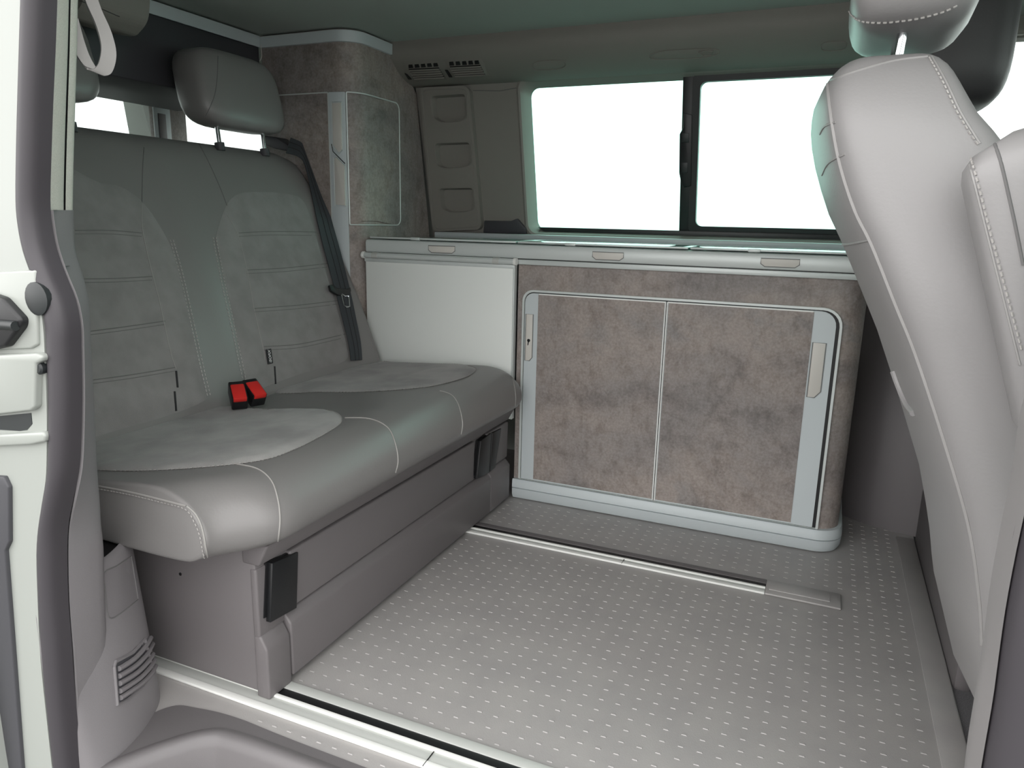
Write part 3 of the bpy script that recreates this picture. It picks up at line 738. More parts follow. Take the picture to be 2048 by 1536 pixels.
bm = bmesh.new(); add_loft(bm, [cush_row(y) for y in ysamp], closed=True, cap0=True, cap1=True)
cushion = link('seat_cushion', bm, 'leather_bench_shade', bench, ang=50)
tc = bvh(cushion)
def top_out(pxs, z=0.40):
    c = spline([V(*p, 0) for p in pxs], 5, closed=True); out = []
    for p in c:
        h = hit(tc, p.x, p.y)
        out.append(h if h is not None else at(p.x, p.y, 'Z', z))
    return out
def crease(loc): return -0.0022 * max(0, math.cos((loc.x + 0.12) * 2 * math.pi / 0.105)) ** 10
def plan_out(pts): return [V(x, y, 0.40) for x, y in pts]
ins_n = plan_out([(p.x, p.y) for p in spline([V(-0.47, -1.135, 0), V(-0.30, -1.125, 0), V(-0.18, -1.09, 0), V(-0.075, -1.01, 0), V(-0.058, -0.92, 0), V(-0.075, -0.79, 0), V(-0.10, -0.725, 0), V(-0.16, -0.665, 0), V(-0.23, -0.640, 0), V(-0.34, -0.68, 0), V(-0.47, -0.715, 0)], 5, closed=True)])
ins_f = plan_out([(p.x, p.y) for p in spline([V(-0.47, -0.505, 0), V(-0.34, -0.49, 0), V(-0.22, -0.46, 0), V(-0.11, -0.385, 0), V(-0.075, -0.30, 0), V(-0.068, -0.20, 0), V(-0.095, -0.11, 0), V(-0.16, -0.066, 0), V(-0.25, -0.060, 0), V(-0.38, -0.068, 0), V(-0.46, -0.10, 0)], 5, closed=True)])
for ins in (ins_n, ins_f):
    patch('seat_insert', tc, ins, (0, 0, 1), 0.005, 'suede', cushion, grid=0.016, edge=0.012, relief=crease)
def ring_stitch(name, pts, parent, step=0.0075, tree=None):
    bm = bmesh.new(); P = [Vector(p) for p in pts]
    for i in range(len(P) - 1):
        a, b = P[i], P[i + 1]; L = (b - a).length; k = max(1, round(L / step))
        for q in range(k):
            s = a.lerp(b, (q + 0.2) / k); e = a.lerp(b, (q + 0.75) / k); add_tube(bm, [s, e], 0.0010, 4)
    return link(name, bm, 'seam', parent)
for ins in (ins_n, ins_f):
    out = []
    for p in ins:
        loc, n, i, t = tc.ray_cast(V(p.x, p.y, 0.6), V(0, 0, -1)); 
        if loc is not None: out.append(loc + V(0, 0, 0.0016))
    out = [p for p in out if p.x > -0.44]
    ring_stitch('stitching', out, cushion)
# cross seams over the front roll
for pxs in ([(470, 928), (515, 938), (543, 962), (556, 1000), (560, 1040), (556, 1082)], [(690, 836), (740, 838), (775, 855), (790, 885), (796, 920), (791, 945)], [(880, 782), (903, 790), (917, 810), (925, 845), (922, 868)], [(1018, 742), (1026, 760), (1031, 790), (1030, 812)]):
    seam('cross_seam', tc, pxs, 'seam', cushion, r=0.0016)
# welt and stitch round the end face
seam('end_welt', tc, [(196, 972), (260, 984), (330, 1001), (372, 1012)], 'seam', cushion, r=0.0018, off=0.0005)
stitches('end_stitching', tc, [(196, 977), (260, 989), (330, 1006), (368, 1017), (385, 1035), (400, 1070), (407, 1110), (411, 1136)], 'seam', cushion, step=0.007, ln=0.004)
seam('corner_welt', tc, [(374, 1013), (392, 1030), (405, 1060), (412, 1100), (418, 1136)], 'seam', cushion, r=0.0018, off=0.0005)

# ---- base
fx = -0.017
base = box('base_body', (-0.50, -1.060, 0.012), (-0.034, -0.030, 0.288), 'plastic', bench, r=0.004)
def front_profile(name, y0, y1, prof, m='plastic', parent=None):
    return prism(name, [V(x, y0, z) for x, z in prof], (0, y1 - y0, 0), m, parent or bench, r=0.004, seg=3)
front_profile('lower_panel', -1.000, -0.165, [(-0.045, 0.013), (fx, 0.013), (fx, 0.116), (fx - 0.010, 0.128), (fx - 0.016, 0.134), (-0.045, 0.134)])
front_profile('lower_panel', -0.163, -0.032, [(-0.045, 0.013), (fx, 0.013), (fx, 0.116), (fx - 0.010, 0.128), (fx - 0.016, 0.134), (-0.045, 0.134)])
front_profile('end_block', -1.062, -1.003, [(-0.045, 0.003), (fx, 0.003), (fx, 0.098), (fx - 0.013, 0.122), (-0.045, 0.122)])
front_profile('drawer_front', -0.985, -0.255, [(-0.042, 0.138), (fx - 0.009, 0.138), (fx - 0.007, 0.247), (-0.042, 0.247)])
front_profile('drawer_front', -0.180, -0.034, [(-0.042, 0.138), (fx - 0.009, 0.138), (fx - 0.007, 0.247), (-0.042, 0.247)])
front_profile('end_block', -1.062, -0.992, [(-0.045, 0.118), (fx - 0.014, 0.118), (fx - 0.014, 0.245), (-0.045, 0.245)])
front_profile('upper_rail', -1.062, -0.032, [(-0.06, 0.252), (fx - 0.008, 0.252), (fx + 0.014, 0.293), (-0.06, 0.293)])
for q in (((545, 1127), (597, 1104), (594, 1216), (541, 1246)), ((962, 882), (983, 866), (979, 945), (954, 958)), ((985, 866), (1003, 857), (991, 935), (980, 944))):
    c = prism('clip', [at(*p, 'X', fx - 0.003) for p in q], (-0.010, 0, 0), 'black', bench, r=0.0015)
    p0, p1, p2, p3 = [at(*p, 'X', fx - 0.004) for p in q]
    prism('clip_backing', [p0 + V(-0.008, -0.006, 0.002), p1 + V(-0.008, 0, 0.002), p2 + V(-0.008, 0, 0), p3 + V(-0.008, -0.006, 0.01)], (-0.006, 0, 0), 'slot', c)
tb = bvh(base)
hs_ = hit(tb, 361, 1148, 0.0); 
if hs_: tube('screw', [hs_ + V(0, -0.001, 0), hs_ + V(0, 0.001, 0)], 0.003, 'slot', bench, n=8)

# ---- backrest
BU = V(-0.3866, 0, 0.9222); BN = V(0.9222, 0, 0.3866); BP = V(-0.468, 0, 0.419)
BYN, BYF = -1.165, -0.056; BTOP = 0.655
def back_pt(s, wn, y): return V(BP.x, y, BP.z) + BU * s + BN * wn
bprof = [(-0.045, -0.10), (-0.05, -0.02), (-0.04, 0.006), (0.02, 0.010), (0.12, 0.012), (0.25, 0.008), (0.38, 0.002), (0.50, -0.003), (0.58, -0.008), (0.62, -0.018), (0.645, -0.036), (0.653, -0.060), (0.645, -0.085), (0.60, -0.105), (0.40, -0.115), (0.10, -0.115)]
bpc = spline([V(s, w_, 0) for s, w_ in bprof], 3, closed=True)
def back_row(y):
    k = 0.0; e = min(y - BYN, BYF - y); r = 0.035
    if e < r: k = r - math.sqrt(max(0, r * r - (r - e) ** 2))
    out = []
    for p in bpc:
        s, wn = p.x, p.y
        fr = smooth((wn + 0.06) / 0.05) * smooth((0.64 - s) / 0.06)
        bol = 0.016 * fr * (smooth(1 - (BYF - y) / 0.13) + smooth(1 - (y - BYN) / 0.13)) * smooth((0.62 - s) / 0.2)
        bol += 0.004 * fr * math.exp(-((y + 0.605) / 0.05) ** 2)
        wn2 = wn + bol - (k * 0.9 if wn > -0.05 else -k * 0.6); s2 = s - (k * 0.55 if s > 0.55 else 0) 
        # rounded upper corner
        cn = 1 - smooth(min(y - BYN, BYF - y) / 0.10); s2 -= 0.022 * cn * smooth((s - 0.45) / 0.2)
        out.append(back_pt(s2, wn2, y))
    return out
ysb = [BYN + q for q in (0, 0.002, 0.006, 0.012, 0.02, 0.028, 0.035, 0.05, 0.07, 0.09)] + [BYN + 0.09 + (BYF - BYN - 0.18) * k / 36 for k in range(1, 36)] + [BYF - q for q in (0.09, 0.07, 0.05, 0.035, 0.028, 0.02, 0.012, 0.006, 0.002, 0.0)]
bm = bmesh.new(); add_loft(bm, [back_row(y) for y in ysb], closed=True, cap0=True, cap1=True)
back = link('backrest', bm, 'leather_bench_shade', bench, ang=50)
tbk = bvh(back)
def back_out(pxs, n=4, closed=True):
    c = spline([V(*p, 0) for p in pxs], n, closed=closed); out = []
    for p in c:
        h = hit(tbk, p.x, p.y); out.append(h if h is not None else atp(p.x, p.y, BP, BN))
    return out
# suede panels (traced on the backrest): outer panel, then quilted middle
FAR = [(452, 412), (476, 388), (520, 384), (575, 388), (606, 402), (625, 450), (650, 540), (680, 640), (692, 690), (690, 722), (620, 742), (545, 768), (497, 784), (487, 740), (468, 640), (450, 560), (435, 500), (432, 470)]
NEAR = [(90, 370), (200, 366), (250, 378), (288, 408), (318, 450), (342, 495), (356, 540), (372, 610), (392, 700), (410, 785), (408, 802), (340, 830), (230, 862), (150, 885), (110, 880)]
pf = patch('back_insert', tbk, back_out(FAR), BN, 0.003, 'suede_back', back, grid=0.02, edge=0.008)
pn = patch('back_insert', tbk, back_out(NEAR), BN, 0.003, 'suede_back', back, grid=0.02, edge=0.008)
tq = bvh(back, pf, pn)
for a in ([(478, 466), (540, 463), (632, 464)], [(494, 540), (570, 536), (655, 527)], [(508, 617), (600, 610), (676, 601)], [(528, 693), (600, 688), (690, 668)],
          [(150, 461), (220, 461), (283, 466)], [(150, 558), (230, 557), (304, 553)], [(160, 665), (240, 655), (330, 642)], [(170, 762), (260, 750), (350, 735)]):
    seam('quilt_seam', tq, a, 'quilt', pf if a[0][0] > 400 else pn, r=0.0011, off=0.0)
    seam('quilt_seam', tq, [(x, y + 7) for x, y in a], 'quilt', pf if a[0][0] > 400 else pn, r=0.0008, off=0.0)
seam('panel_seam', tq, [(455, 430), (476, 470), (494, 540), (508, 617), (526, 695), (530, 720)], 'seam', pf, r=0.0012, off=0.0)
seam('panel_seam', tq, [(283, 410), (285, 460), (300, 530), (318, 600), (340, 700), (352, 738)], 'seam', pn, r=0.0012, off=0.0)
seam('back_seam', tbk, [(392, 278), (415, 320), (440, 375), (454, 412)], 'seam_dark', back, r=0.0014, off=0.0)
seam('back_seam', tbk, [(288, 295), (285, 350), (284, 410)], 'seam_dark', back, r=0.0012, off=0.0)
for dx in (0, 6):
    stitches('back_stitching', tq, [(340 + dx, 480), (350 + dx, 515), (362 + dx, 560), (382 + dx, 650), (402 + dx, 740), (414 + dx, 790)], 'thread', back, step=0.009, ln=0.0055, r=0.0011)
    stitches('back_stitching', tq, [(432 - dx, 475), (436 - dx, 500), (452 - dx, 580), (470 - dx, 660), (486 - dx, 735), (494 - dx, 775)], 'thread', back, step=0.009, ln=0.0055, r=0.0011)
# anchor openings with little tags
for a in ([(352, 742), (355, 775)], [(349, 783), (352, 822)], [(549, 733), (551, 768)]):
    seam('anchor_slit', tq, a, 'tag', back, r=0.0026, off=0.0)
tg = [hit(tq, *p, 0.004) for p in ((530, 700), (540, 698), (544, 727), (534, 729))]
n_ = (tg[1] - tg[0]).cross(tg[2] - tg[0]).normalized(); n_ = n_ if n_.x > 0 else -n_
tgo = prism('anchor_tag', tg, n_ * -0.002, 'tag', back)
def text_on(name, txt, p0, ux, uy, size, m, parent, th=0.0003):
    cu = bpy.data.curves.new(name, 'FONT'); cu.body = txt; cu.size = size; cu.extrude = th; cu.align_x = 'LEFT'
    to = bpy.data.objects.new('tmp_text', cu); COL.objects.link(to); dg = bpy.context.evaluated_depsgraph_get()
    me = bpy.data.meshes.new_from_object(to.evaluated_get(dg)); COL.objects.unlink(to); bpy.data.objects.remove(to)
    ux = Vector(ux).normalized(); uy = Vector(uy); uy = (uy - ux * uy.dot(ux)).normalized(); uz = ux.cross(uy)
    mt = Matrix((ux, uy, uz)).transposed().to_4x4(); mt.translation = p0; me.transform(mt); me.materials.clear(); me.materials.append(M[m]); me.name = name
    o = bpy.data.objects.new(name, me); COL.objects.link(o); o.parent = parent; return o
ux_ = (tg[0] - tg[3]); uy_ = (tg[0] - tg[1])
text_on('tag_lettering', 'ISOFIX', tg[3].lerp(tg[2], 0.72) + n_ * 0.0008 + ux_ * 0.05, ux_, uy_, (tg[1] - tg[0]).length * 0.62, 'letter', tgo)

# ---- head restraints on the bench
def headrest(name, cy, tilt, size, parent, m, base_z, cx, posts=True, lean=0.30):
    """rounded, slightly curved cushion on two posts"""
    wx, wyy, wz = size; bm = bmesh.new(); rows = []
    NU, NV = 28, 18
    for i in range(NV + 1):
        v = -math.pi / 2 + math.pi * i / NV; row = []
        for j in range(NU):
            u = 2 * math.pi * j / NU
            def se(c, e): return math.copysign(abs(c) ** e, c)
            cv = se(math.cos(v), 0.40)
            x = wx / 2 * cv * se(math.cos(u), 0.55); y = wyy / 2 * cv * se(math.sin(u), 0.40); z = wz / 2 * se(math.sin(v), 0.55)
            x -= 0.10 * (y / wyy) ** 2 * wx * 2; y *= 1 - 0.06 * (z / wz)
            x += -lean * z
            row.append(V(cx + x, cy + y, base_z + wz / 2 + z))
        rows.append(row)
    add_loft(bm, rows, closed=True); bmesh.ops.remove_doubles(bm, verts=bm.verts, dist=1e-5)
    return link(name, bm, m, parent, ang=80)
def hr_on_bench(cy):
    h = headrest('head_restraint', cy, 0, (0.125, 0.315, 0.200), bench, 'leather_bench_shade', 1.043, -0.755, lean=0.22)
    for dy in (-0.085, 0.085):
        pst = tube('post', [V(-0.735, cy + dy, 1.058), V(-0.728, cy + dy, 0.99)], 0.006, 'chrome', h, n=12)
        bm = bmesh.new(); add_tube(bm, [V(-0.7295, cy + dy, 1.005), V(-0.727, cy + dy, 0.985)], 0.013, 12); link('guide', bm, 'plastic_dark', h)
    return h
h1 = hr_on_bench(-0.288)
th1 = bvh(h1)
seam('head_seam', th1, [(436, 112), (434, 160), (428, 195), (412, 232)], 'seam_dark', h1, r=0.0012, off=0.0)
h2 = hr_on_bench(-0.878)

# ---- belt, buckle tongue, red buckles
belt = thing('seat_belt', 'dark grey seat belt running down the far side of the backrest', 'seat belt', (-0.47, -0.12, 0.42))
cen = [(575, 292), (598, 300), (616, 318), (628, 360), (645, 440), (668, 530), (686, 600), (697, 650), (706, 690), (709, 722)]
wid = [16, 14, 12, 13, 15, 15, 14, 13, 12, 11]
cs = spline([V(c[0], c[1], w_) for c, w_ in zip(cen, wid)], 5)
def ribbon(pts_l, pts_r, n_off, th):
    bm = bmesh.new(); rows = []
    for a, b in zip(pts_l, pts_r): rows.append([a + n_off * th, b + n_off * th, b - n_off * th * 0.2, a - n_off * th * 0.2])
    add_loft(bm, rows, closed=True, cap0=True, cap1=True); return bm
L = []; Rr = []; Mid = []
for i, p in enumerate(cs):
    q = cs[min(i + 1, len(cs) - 1)] - cs[max(i - 1, 0)]; t = Vector((q.x, q.y)).normalized(); nn = Vector((t.y, -t.x))
    c = hit(tbk, p.x, p.y, 0.004)
    if c is None: c = atp(p.x, p.y, BP + BN * 0.01, BN)
    def side(s):
        h_ = hit(tbk, p.x + nn.x * p.z * s, p.y + nn.y * p.z * s, 0.004)
        return h_ if h_ is not None and (h_ - c).length < 0.06 else atp(p.x + nn.x * p.z * s, p.y + nn.y * p.z * s, c, BN)
    L.append(side(1)); Rr.append(side(-1)); Mid.append(c)
# straighten: flatten towards the average
def sm(P):
    for _ in range(4): P = [P[0]] + [(P[i - 1] + P[i] * 2 + P[i + 1]) / 4 for i in range(1, len(P) - 1)] + [P[-1]]
    return P
L, Rr = sm(L), sm(Rr)
for p in L + Rr: p.y = min(p.y, -0.060)
L = [p + BN * 0.003 for p in L]; Rr = [p + BN * 0.003 for p in Rr]
web = link('webbing', ribbon(L, Rr, BN, 0.002), 'belt', belt)
for f in (0.30, 0.62):
    tube('webbing_rib', [a.lerp(b, f) + BN * 0.0022 for a, b in zip(L, Rr)], 0.0012, 'tag', web, n=5)
gq = [at(*p, 'Y', -0.065) for p in ((545, 274), (575, 278), (606, 300), (600, 306), (570, 300), (548, 290))]
prism('belt_guide', gq, (0, -0.05, 0), 'plastic_dark', belt, r=0.004)
twb = bvh(web, back)
def bq(p, d): return atp(*p, hit(tbk, 690, 590) + BN * d, BN)
prism('tongue_grip', [bq(p, 0.012) for p in ((659, 570), (668, 568), (672, 575), (694, 577), (701, 574), (703, 582), (697, 591), (677, 590), (663, 582))], BN * -0.008, 'black', belt, r=0.002)
bm = bmesh.new(); TO = [bq(p, 0.010) for p in ((683, 588), (690, 592), (697, 592), (699, 613), (693, 614), (688, 611), (684, 596))]
add_tube(bm, TO, 0.0022, 6, closed=True); link('tongue', bm, 'chrome', belt)
def buckle(q_front, top, label):
    """q_front: red face corners, top face given by pixel quads on a plane"""
    pass
def make_buckle(cpx, ang, label, zc_=0.437):
    c = at(*cpx, 'Z', zc_)
    t = thing('belt_buckle', label, 'buckle', c, 'red belt buckles')
    R_ = Matrix.Rotation(math.radians(ang), 4, 'Z') @ Matrix.Rotation(math.radians(30), 4, 'Y')
    R_.translation = c
    def tb_(name, lo, hi, m, parent, r):
        o = box(name, lo, hi, m, parent, r=r); o.data.transform(R_); return o
    tb_('housing', (-0.034, -0.017, -0.030), (0.024, 0.017, 0.004), 'black', t, 0.003)
    b = tb_('button', (-0.022, -0.0145, -0.006), (0.0255, 0.0145, 0.0062), 'red', t, 0.0025)
    tb_('slot', (-0.031, -0.013, 0.001), (-0.024, 0.013, 0.0048), 'slot', t, 0.001)
    return t
make_buckle((477, 785), -38, 'red and black belt buckle on the seat, nearer the doorway cushion')
make_buckle((511, 779), -20, 'red and black belt buckle on the seat, nearer the kitchen cabinet')

# ================================================================== REAR DOOR PILLAR (doorway side)
PYS = [-620, -300, -60, 0, 100, 200, 300, 400, 450, 500, 550, 600, 650, 700, 800, 900, 950, 1000, 1050, 1100, 1200, 1300, 1400, 1536, 1640]
PL = [62, 52, 44, 42, 38, 35, 32, 31, 35, 45, 62, 78, 85, 88, 92, 92, 90, 82, 75, 72, 75, 80, 90, 105, 117]
PR = [132, 121, 112, 110, 107, 103, 100, 98, 102, 112, 130, 150, 160, 162, 164, 162, 158, 148, 138, 135, 137, 145, 152, 166, 178]
PT = [176, 166, 157, 155, 153, 150, 147, 145, 145, 148, 163, 175, 178, 180, 186, 190, 193, 197, 200, 205, 208, 212, 216, 222, 228]
YSEAL = -1.325
lft = [at(x, y, 'Y', YSEAL) for x, y in zip(PL, PYS)]; rgt = [at(x - 18, y, 'Y', YSEAL) for x, y in zip(PR, PYS)]
lft = spline(lft, 3); rgt = spline(rgt, 3)
ds = thing('door_seal', 'thick dark rubber door seal running down the edge of the doorway beside the bench', 'door seal', (lft[-1].x, YSEAL, 0))
def band(name, a, b, prof, m, parent):
    """a,b: edge polylines; prof: (fraction across, y offset)"""
    bm = bmesh.new(); rows = [[p.lerp(q, f) + V(0, dy, 0) for f, dy in prof] for p, q in zip(a, b)]
    add_loft(bm, rows, closed=True, cap0=True, cap1=True); return link(name, bm, m, parent, ang=60)
band('lip', lft, rgt, [(0.0, 0.004), (0.03, -0.004), (0.16, -0.009), (0.30, -0.008), (0.40, 0.0), (0.38, 0.012), (0.05, 0.012)], 'rubber', ds)
bulb = [(0.34 + 0.31 * (1 - math.cos(math.pi * k / 10)), -0.016 * math.sin(math.pi * k / 10) ** 0.8) for k in range(11)] + [(0.96, 0.014), (0.34, 0.014)]
band('bulb', lft, rgt, bulb, 'rubber_grey', ds)
# interior trim between seal and bench
cy_ = [(p.y) for p in (at(100, y, 'Y', YSEAL) for y in PYS)]
lin_ = [at(x - 8, y, 'Y', -1.315) for x, y in zip(PR, PYS)]; tin_ = [at(x, y, 'Y', -1.245) for x, y in zip(PT, PYS)]
lin_s, tin_s = spline(lin_, 3), spline(tin_, 3)
def split(a, b, y0, y1):
    out = [(p, q) for p, q, yy in zip(a, b, [v for k in range(len(PYS) - 1) for v in [lerp(PYS[k], PYS[k + 1], t / 3) for t in range(3)]] + [PYS[-1]]) if y0 <= yy <= y1]
    return [o[0] for o in out], [o[1] for o in out]
pil = bpy.data.objects.new('trim_3', None); COL.objects.link(pil); pil.location = (-0.2, -1.25, 0); pil['kind'] = 'structure'
def pillar_piece(name, y0, y1, prof, m):
    a, b = split(lin_s, tin_s, y0, y1); bm = bmesh.new()
    rows = [[p.lerp(q, f) + V(dx, dy, 0) for f, dx, dy in prof] for p, q in zip(a, b)]
    add_loft(bm, rows, closed=True, cap0=True, cap1=True); return link(name, bm, m, pil, ang=60)
full = [(0.0, 0, 0.010), (0.1, 0.002, 0.0), (0.4, 0.004, -0.005), (0.65, 0.004, -0.004), (0.86, 0.003, -0.002), (0.97, 0.001, 0), (1.0, -0.003, 0.004), (1.0, -0.025, 0.016), (1.0, -0.16, 0.09), (0.0, -0.16, 0.03)]
pillar_piece('upper_cover', -620, 420, [(0.0, 0, 0), (0.1, 0.003, -0.004), (0.4, 0.004, -0.004), (0.66, 0.002, -0.002), (0.68, -0.004, 0.002), (0.60, -0.015, 0.008), (0.0, -0.03, 0.01)], 'fleck')
pillar_piece('belt_slide_cover', -620, 420, [(0.77, -0.004, 0.002), (0.79, 0.0, -0.002), (0.90, 0.001, -0.001), (0.99, 0.0, 0.0), (1.0, -0.006, 0.005), (0.85, -0.03, 0.012)], 'fleck')
pillar_piece('slide_gap', -620, 440, [(0.62, -0.006, 0.004), (0.82, -0.006, 0.004), (0.82, -0.02, 0.01), (0.62, -0.02, 0.01)], 'slot')
pillar_piece('middle_cover', 408, 545, full, 'cover')
pillar_piece('lower_cover', 505, 1640, [(f, dx + 0.0015 * (f < 1), dy - 0.0015 * (f < 1)) for f, dx, dy in full], 'cover')
pillar_piece('pillar_core', -620, 420, [(0.0, -0.02, 0.008), (0.9, -0.03, 0.016), (1.0, -0.16, 0.09), (0.0, -0.16, 0.03)], 'plastic_dark')
# bulging lower cover standing on the floor
plan0 = [at(*p, 'Z', 0) for p in ((150, 1560), (205, 1536), (260, 1490), (300, 1440), (320, 1395), (322, 1337))]
plan0 = [V(-0.175, -1.335, 0), V(-0.145, -1.312, 0), V(-0.136, -1.285, 0), V(-0.142, -1.236, 0), V(-0.163, -1.181, 0), V(-0.197, -1.132, 0), V(-0.255, -1.095, 0), V(-0.33, -1.085, 0)]
pc0 = spline(plan0, 5); rows = []
for z in (-0.02, 0.0, 0.04, 0.08, 0.12, 0.16, 0.20, 0.24, 0.27, 0.288, 0.296, 0.298, 0.292):
    t = z / 0.3; row = []
    for i, p in enumerate(pc0):
        f = i / (len(pc0) - 1); lean = -0.030 * t * smooth(f / 0.35) + 0.012 * t * (1 - smooth(f / 0.25))
        ins = 0.0 if z < 0.285 else {0.288: 0.002, 0.296: 0.007, 0.298: 0.013, 0.292: 0.018}.get(z, 0)
        row.append(V(p.x + lean - ins, p.y - 0.004 * t + ins * 0.3 * f - (-ins if f < 0.3 else 0), z))
    rows.append(row)
foot_rows = rows
bm = bmesh.new(); add_loft(bm, rows); bulge = link('bulged_foot', bm, 'cover', pil, ang=60)
tbg = bvh(bulge)
zc2 = lambda x, y: (100 + x / 3.413, 1150 + y / 3.413)
POC = [(208, 1146), (232, 1132), (262, 1112), (284, 1098), (290, 1140), (296, 1172), (276, 1198), (245, 1224), (222, 1237), (214, 1222), (211, 1185)]
def foot_out(pxs, n=3):
    c = spline([V(*p, 0) for p in pxs], n, closed=True); out = [hit(tbg, p.x, p.y) for p in c]; return [p for p in out if p is not None]
po = foot_out(POC)
if len(po) > 8:
    tube('pocket_joint', po, 0.0012, 'seam_dark', pil, n=5, closed=True)
    cpo = sum(po, Vector()) / len(po)
    patch('pocket_cover', tbg, [p.lerp(cpo, 0.05) for p in po], V(0.8, -0.6, 0.0), 0.003, 'plastic_pillar', pil, grid=0.012, edge=0.012)
# flat black sheet standing in for the shade inside the open pocket
bm = bmesh.new(); bm.faces.new([bm.verts.new(V(p.x, p.y, 0.291)) for p in foot_rows[-1]] + [bm.verts.new(V(-0.36, -1.33, 0.291))]); link('pocket_shade', bm, 'slot', pil)
# grille
gtop = [zc2(*p) for p in ((445, 592), (560, 530), (640, 440), (705, 330))]; gbot = [zc2(*p) for p in ((740, 570), (700, 670), (620, 770), (520, 855), (455, 885))]
GO = gtop + gbot + [zc2(432, 625)]
go = [hit(tbg, *p, 0.001) for p in GO]; go = [p for p in go if p is not None]
if len(go) > 5:
    gr = bpy.data.objects.new('x', None)
    cgo = sum(go, Vector()) / len(go)
    gface = patch('grille', tbg, go, V(0.8, -0.6, 0.0), 0.0015, 'plastic_dark', pil, grid=0.012, edge=0.004)
    tube('grille_rim', go, 0.003, 'plastic_pillar', gface, n=6, closed=True)
    for s in (((460, 640), (560, 575), (640, 490), (703, 385)), ((463, 690), (570, 622), (655, 535), (712, 425)), ((466, 740), (585, 665), (675, 570), (722, 470)), ((469, 792), (600, 705), (685, 612), (728, 510)), ((472, 838), (615, 740), (695, 650), (733, 550))):
        pts = trace(tbg, [zc2(*p) for p in s], 0.0025, 4)
        if len(pts) > 2: tube('grille_slat', pts, 0.0042, 'plastic_pillar', gface, n=8)

# ---- white body side outside the seal, with striker and stops
YB = -1.338
body_w = struct(prism('wall_body', [V(-0.62, YB, -0.35)] + [p + V(0.02, YB - YSEAL, 0) for p in reversed(lft) if p.z > -0.35] + [V(-0.62, YB, CEIL)], (0, 0.02, 0), 'white_paint'))
def bodyp(name, pxs, th, m, parent, r=0.004, y=YB): return prism(name, [at(*p, 'Y', y - th) for p in pxs], (0, th + 0.003, 0), m, parent, r=r, seg=3)
bodyp('ledge', ((-60, 712), (70, 706), (84, 712), (84, 722), (70, 728), (68, 815), (60, 822), (-60, 836)), 0.010, 'white_paint', body_w, 0.004)
bodyp('upper_ledge', ((-60, 545), (70, 540), (74, 690), (60, 698), (-60, 703)), 0.004, 'white_paint', body_w, 0.003)
bodyp('slot_recess', ((-60, 838), (62, 826), (64, 848), (54, 860), (40, 862), (-60, 856)), 0.0006, 'rubber', body_w, 0.0)
bodyp('lower_ledge', ((-60, 872), (84, 864), (90, 872), (88, 884), (60, 890), (-60, 896)), 0.007, 'white_paint', body_w, 0.003)
bodyp('sill_guard', ((-60, 950), (6, 954), (16, 975), (17, 1085), (9, 1102), (42, 1536), (52, 1640), (26, 1640), (16, 1536), (-60, 1100)), 0.006, 'plastic_dark', body_w, 0.002)
stk = thing('door_latch', 'black angular door latch block on the white body side', 'latch', at(0, 650, 'Y', YB))
bodyp('block', ((-40, 582), (2, 596), (41, 638), (40, 654), (10, 694), (-40, 706)), 0.014, 'black', stk, 0.004)
tube('bolt', [at(-40, 646, 'Y', YB - 0.017), at(31, 652, 'Y', YB - 0.017)], 0.006, 'rubber', stk, n=10)
for px, r_, lab in (((80, 597), 0.020, 'round black rubber stop half under the door seal'), ((85, 735), 0.008, 'small black plug in the white body side below the seal bend')):
    p = at(*px, 'Y', YB); bm = bmesh.new(); add_tube(bm, [p + V(0, 0.002, 0), p + V(0, -0.005, 0), p + V(0, -0.007, 0)], [r_, r_, r_ * 0.7], 20); tag(link('rubber_stop', bm, 'rubber', None), lab, 'stop')

# ---- grab strap loop hanging by the pillar
st = spline([at(*p, 'Y', y) for p, y in (((150, -40), -1.21), ((170, -30), -1.20), ((190, 20), -1.19), ((208, 62), -1.185), ((217, 105), -1.185), ((207, 140), -1.19), ((186, 140), -1.20), ((165, 110), -1.21), ((152, 75), -1.215), ((140, 30), -1.22))], 6)
bm = bmesh.new(); rows = []
wv = V(-0.35, -0.80, 0.25).normalized() * 0.009
for i, p in enumerate(st):
    t = (st[min(i + 1, len(st) - 1)] - st[max(i - 1, 0)]).normalized(); nn = t.cross(wv).normalized() * 0.0022
    rows.append([p + wv + nn, p - wv + nn, p - wv - nn, p + wv - nn])
add_loft(bm, rows, closed=True, cap0=True, cap1=True); tag(link('grab_strap', bm, 'strap'), 'light grey strap loop hanging beside the doorway pillar', 'strap')

